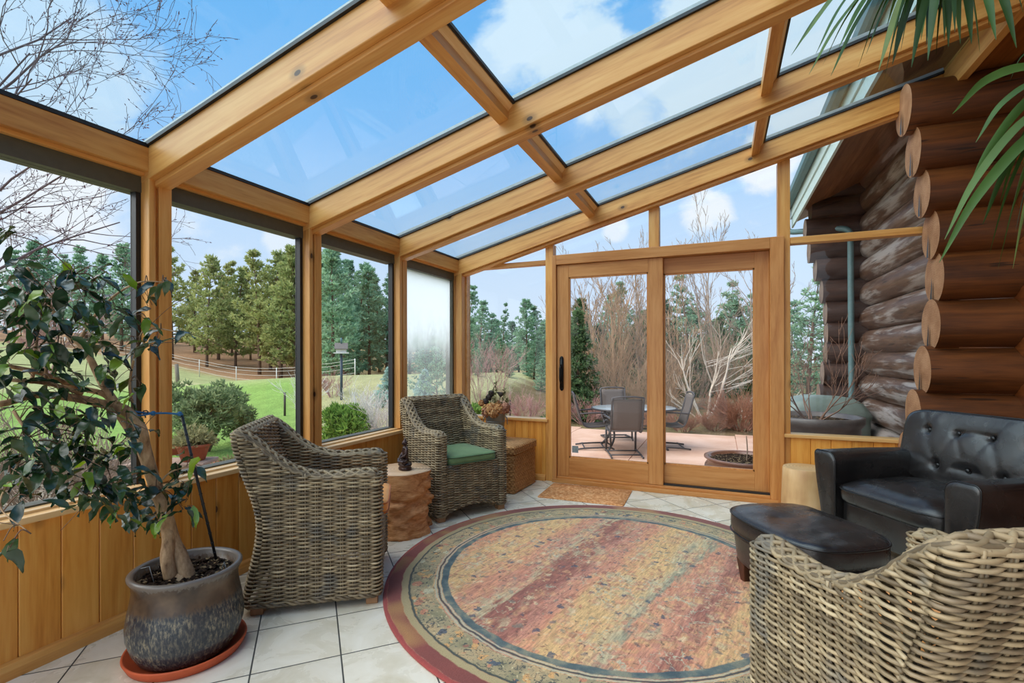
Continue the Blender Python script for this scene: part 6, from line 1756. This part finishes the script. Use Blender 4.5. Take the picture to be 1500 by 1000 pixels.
# ================================================================ patio furniture, planters, covered grill
M['iron'] = m_plain('dark_grey_iron', (78, 76, 78), 0.5, 0.4, metal=0.3)
M['sling'] = m_plain('brown_grey_sling', (100, 92, 88), 0.8, 0.2, var=0.08, nscale=200)
M['tglass'] = m_plain('frosted_table_glass', (150, 158, 160), 0.25)
tx, ty = flat(928, 8.95)
tb = empty('patio_table', (tx, ty, PZ), YAW, 'oval grey patio table on the pink concrete', 'patio table')
m = MB(); se_solid(m, 0.74, 0.52, [(0.02, 0.69), (0.98, 0.69), (1, 0.70), (1, 0.715), (0.985, 0.722), (0.02, 0.722)], 2.4, 64); m.build('table_top', M['tglass'], tb)
m = MB(); m.tube(se_loop(0.745, 0.525, 2.4, 72, 0.705), 0.018, 6, closed=True); m.build('rim', M['iron'], tb)
for sx in (1, -1):
    for sy in (1, -1):
        m = MB(); m.tube(catmull([V(sx*0.5, sy*0.3, 0.68), V(sx*0.42, sy*0.22, 0.45), V(sx*0.40, sy*0.22, 0.2), V(sx*0.52, sy*0.34, 0.0)], 6), 0.02, 6); m.build('leg', M['iron'], tb)
m = MB(); m.tube(se_loop(0.40, 0.22, 2, 32, 0.36), 0.012, 6, closed=True); m.build('stretcher_ring', M['iron'], tb)
def make_pchair():
    root = empty('patio_chair')
    m = MB(); m.grid(lambda u, w: V((u-0.5)*0.46, -0.22+w*0.46, 0.43-0.025*sin(pi*w)+0.03*w), 6, 8); o = m.build('seat_sling', M['sling'], root); sd = o.modifiers.new('t', 'SOLIDIFY'); sd.thickness = 0.012
    m = MB(); m.grid(lambda u, w: V((u-0.5)*0.46, -0.23-0.16*w-0.03*sin(pi*w), 0.44+w*0.52), 6, 8); o = m.build('back_sling', M['sling'], root); sd = o.modifiers.new('t', 'SOLIDIFY'); sd.thickness = 0.012
    m = MB()
    for sx in (1, -1):
        m.tube(catmull([V(sx*0.25, 0.26, 0.45), V(sx*0.25, 0.0, 0.41), V(sx*0.25, -0.22, 0.43), V(sx*0.25, -0.31, 0.66), V(sx*0.25, -0.40, 0.98)], 6), 0.016, 6)
    m.tube([V(-0.25, -0.40, 0.98), V(-0.1, -0.41, 1.0), V(0.1, -0.41, 1.0), V(0.25, -0.40, 0.98)], 0.016, 6); m.tube([V(-0.25, 0.26, 0.45), V(0.25, 0.26, 0.45)], 0.014, 6)
    m.build('frame', M['iron'], root)
    for sx in (1, -1):
        m = MB(); m.tube(catmull([V(sx*0.27, -0.30, 0.64), V(sx*0.30, -0.05, 0.66), V(sx*0.30, 0.18, 0.65), V(sx*0.29, 0.27, 0.58), V(sx*0.28, 0.22, 0.50), V(sx*0.28, 0.16, 0.55)], 6), 0.015, 6); m.build('armrest', M['iron'], root)
        m = MB(); m.tube([V(sx*0.25, 0.22, 0.44), V(sx*0.25, 0.24, 0.05)], 0.018, 6); m.tube(catmull([V(sx*0.25, 0.30, 0.02), V(sx*0.25, 0.2, 0.05), V(sx*0.25, -0.15, 0.04), V(sx*0.25, -0.34, 0.02)], 5), 0.016, 6); m.build('leg', M['iron'], root)
    m = MB(); m.tube([V(-0.25, 0.12, 0.05), V(0.25, 0.12, 0.05)], 0.013, 6); m.tube([V(-0.25, -0.22, 0.045), V(0.25, -0.22, 0.045)], 0.013, 6); m.build('stretcher', M['iron'], root)
    return root
pc = make_pchair(); pk = kids(pc)
GPC = 'patio chairs around the oval table'
right = V(CC, SS, 0); fwd = V(-SS, CC, 0)
def heading(dx, df):   # facing direction in camera-aligned axes
    f = right*dx+fwd*df; return atan2(-f.x, f.y)
for i, (u, d, dx, df, lb) in enumerate([(913, 8.25, 0.03, 1, 'patio chair in front of the table with its back to the doors'), (872, 8.9, 1, -0.05, 'patio chair at the left end of the table, in profile'), (978, 8.9, -1, 0.1, 'patio chair at the right end of the table behind the mullion'), (903, 9.85, 0, -1, 'patio chair behind the table facing the doors')]):
    o = pc if i == 0 else copy_tree(pc, None, pk)
    x, y = flat(u, d); o.location = (x, y, PZ); o.rotation_euler = (0, 0, heading(dx, df)); tag(o, lb, 'patio chair', GPC)
def m_glaze2():
    t = NT('blue_brown_planter_glaze'); co = t.coord(); n = t.noise(t.mapping(co, (1, 1, 0.4)), 7, 4); s = t.n('ShaderNodeSeparateXYZ'); t.l(co, s.inputs[0])
    c = t.ramp(n[0], [(0.35, (72, 66, 66)), (0.5, (110, 116, 124)), (0.64, (150, 160, 172))])
    c = t.mix(t.maprange(t.math('ADD', s.outputs[2], t.math('MULTIPLY', n[0], 0.12)), 0.56, 0.66), c, lin((128, 88, 68)))
    t.bsdf(c, 0.22, 0.6); return t.mat
x, y = flat(1090, 5.25)
pn = empty('glazed_planter', (x, y, PZ), 0, 'round glazed planter of bare soil outside the fixed glass door', 'planter')
pn.scale = (1, 1, 0.87)
m = MB(); m.lathe([(0.001, 0), (0.26, 0), (0.33, 0.12), (0.395, 0.32), (0.41, 0.46), (0.39, 0.56), (0.365, 0.60), (0.375, 0.625), (0.40, 0.64), (0.40, 0.66), (0.375, 0.665), (0.345, 0.65), (0.335, 0.60), (0.001, 0.60)], 64, cap=False); m.build('pot', m_glaze2(), pn)
m = MB(); m.grid(lambda u, w: V(0.34*w*cos(u*6.2832), 0.34*w*sin(u*6.2832), 0.625+0.02*mnoise.noise(V(w*cos(u*6.28)*8, w*sin(u*6.28)*8, 1))), 40, 12, True); m.build('soil', M['soil'], pn)
m = MB(); m.tube(catmull([V(0.02, 0, 0.6), V(0.03, 0.01, 0.75), V(0.02, 0, 0.92)], 4), 0.006, 5); m.build('dead_stem', M['bark_grey'], pn)
x, y = flat(1192, 5.7)
pn = empty('shrub_planter', (x, y, PZ), 0, 'wide dark planter with a bare many-branched shrub outside the right window', 'planter')
m = MB(); m.lathe([(0.001, 0), (0.36, 0), (0.42, 0.1), (0.455, 0.5), (0.45, 0.84), (0.475, 0.87), (0.49, 0.90), (0.49, 0.96), (0.46, 0.965), (0.43, 0.95), (0.42, 0.88), (0.001, 0.88)], 64, cap=False)
m.build('pot', m_plain('dark_teal_brown_pot', (92, 86, 84), 0.4, 0.5, var=0.25, nscale=7), pn)
m = MB(); m.grid(lambda u, w: V(0.425*w*cos(u*6.2832), 0.425*w*sin(u*6.2832), 0.91), 30, 6, True); m.build('soil', M['soil'], pn)
m = MB(); rng = random.Random(71)
for k in range(9):
    a = rng.uniform(0, 6.28); branch(m, V(0.08*cos(a), 0.08*sin(a), 0.9), V(cos(a)*0.8, sin(a)*0.8, 0.9), rng.uniform(0.5, 0.85), 0.009, 2, rng, dict(kids=[0, 4, 5], wob=0.12, up=0.08, ang=(0.3, 0.7), ls=(0.4, 0.7), rmin=0.0025, n=6))
m.build('bare_branches', m_plain('reddish_bare_branch', (128, 96, 78), 0.8), pn)
x, y = flat(1203, 6.75)
gr = empty('covered_grill', (x, y, PZ), heading(-0.3, -1), 'grey-green covered barbecue grill behind the dark planter', 'grill')
m = MB()
pr = [(0.50, 0.0), (0.52, 0.3), (0.52, 0.80), (0.54, 0.84), (0.53, 0.88), (0.50, 0.94), (0.44, 1.02), (0.34, 1.08), (0.2, 1.105), (0.02, 1.11)]
se_solid(m, 0.52, 0.34, [(s/0.52, z) for s, z in pr], 4.5, 56, lambda p, sc: p+V(0, 0, 0.012*mnoise.noise(V(p.x*6, p.y*6, p.z*4))))
m.build('cover', m_plain('grey_green_vinyl', (112, 128, 122), 0.4, 0.5, var=0.12, nscale=6), gr)
m = MB(); m.box(-0.56, 0.56, -0.36, -0.33, 0.80, 0.85); m.build('hem_band', m_plain('dark_vinyl', (84, 84, 88), 0.5), gr, smooth=False, bevel=0.005)
# ================================================================ camera, sky and light
cd = bpy.data.cameras.new('camera'); cd.sensor_width = 36.0; cd.lens = FPX/1500*36; cd.shift_y = (CYP-500.0)/1500.0
cd.clip_start = 0.05; cd.clip_end = 500
co = bpy.data.objects.new('camera', cd); COL.objects.link(co); co.location = (0, 0, EYE); co.rotation_euler = (pi/2, 0.0021, YAW)
bpy.context.scene.camera = co

w = bpy.data.worlds.new('sky'); bpy.context.scene.world = w; w.use_nodes = True
class WT(NT):
    def __init__(s, tree): s.t = tree
t = WT(w.node_tree); w.node_tree.nodes.clear()
out = t.n('ShaderNodeOutputWorld'); bg = t.n('ShaderNodeBackground'); t.l(bg.outputs[0], out.inputs[0])
dirv = t.coord('Generated')
sp = t.n('ShaderNodeSeparateXYZ'); t.l(dirv, sp.inputs[0])
sky = t.ramp(sp.outputs[2], [(0.0, (214, 226, 240)), (0.10, (204, 222, 244)), (0.25, (186, 214, 246)), (0.40, (150, 198, 244)), (0.55, (124, 186, 238)), (0.75, (104, 170, 232)), (1.0, (92, 156, 224))])
n1 = t.noise(t.mapping(dirv, (1, 1, 1.6)), 5.5, 6, 0.6, 0.3); n2 = t.noise(t.mapping(dirv, (1, 1, 1.4)), 2.2, 3, 0.5)
def cdir(u, v): 
    return (cam(u, v, 1.0)-V(0, 0, EYE)).normalized()
mask = None
for (u, v, ang, amp) in ((835, 55, 9.5, 1), (745, 78, 4, .8), (790, 10, 5, .8), (1010, 100, 9, 1), (940, 135, 5, .9), (1075, 75, 6, 1), (1036, 308, 3.2, 1), (1118, 248, 3.6, 1), (900, 335, 1.8, .8), (1225, 30, 11, 1), (40, 70, 11, .75), (75, 285, 7, 1), (430, 352, 3.0, .7), (-300, 200, 25, .8), (1700, -300, 30, 1)):
    c = cdir(u, v)
    dt = t.vmath('DOT_PRODUCT', dirv, tuple(c))
    dn = t.math('ADD', dt, t.math('MULTIPLY', t.math('SUBTRACT', n1[0], 0.5), (1-cos(radians(ang)))*3.4))
    k = t.maprange(dn, cos(radians(ang*0.92)), cos(radians(ang*0.42)), 0, amp)
    mask = k if mask is None else t.math('MAXIMUM', mask, k)
wisp = t.math('MULTIPLY', t.maprange(t.math('ADD', t.math('MULTIPLY', n2[0], 0.6), t.math('MULTIPLY', n1[0], 0.4)), 0.52, 0.72, 0, 0.22), t.maprange(sp.outputs[2], 0.0, 0.2, 0.3, 1))
mask = t.math('MAXIMUM', mask, wisp)
skyc = t.mix(mask, sky, lin((232, 238, 246)))
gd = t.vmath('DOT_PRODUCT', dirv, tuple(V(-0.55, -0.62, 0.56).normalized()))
fill_glow = t.maprange(gd, 0.50, 0.98, 0.0, 3.6)  # bright warm sky patch behind the camera, added to light the room
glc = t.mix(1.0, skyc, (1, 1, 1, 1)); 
add = t.n('ShaderNodeMix', data_type='RGBA', blend_type='ADD'); t.l(fill_glow, add.inputs[0]); t.l(skyc, add.inputs[6]); add.inputs[7].default_value = (1.0, 0.93, 0.83, 1)
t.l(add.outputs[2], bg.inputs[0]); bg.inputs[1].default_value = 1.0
ld = bpy.data.lights.new('sun', 'SUN'); ld.energy = 3.2; ld.angle = radians(75); ld.color = (1.0, 0.93, 0.82)
lo_ = bpy.data.objects.new('sun', ld); COL.objects.link(lo_)
lo_.rotation_euler = V(-0.45, -0.42, 0.79).to_track_quat('Z', 'Y').to_euler(); lo_.location = (-4, -4, 9)

sc = bpy.context.scene
sc.view_settings.view_transform = 'Standard'; sc.view_settings.look = 'None'; sc.view_settings.gamma = 1.0; sc.view_settings.use_curve_mapping = False
sc.view_settings.exposure = 0.22
cy = sc.cycles
cy.use_denoising = True; cy.max_bounces = 8; cy.diffuse_bounces = 4; cy.glossy_bounces = 3; cy.transmission_bounces = 4; cy.transparent_max_bounces = 20
cy.caustics_reflective = False; cy.caustics_refractive = False; cy.sample_clamp_indirect = 6.0
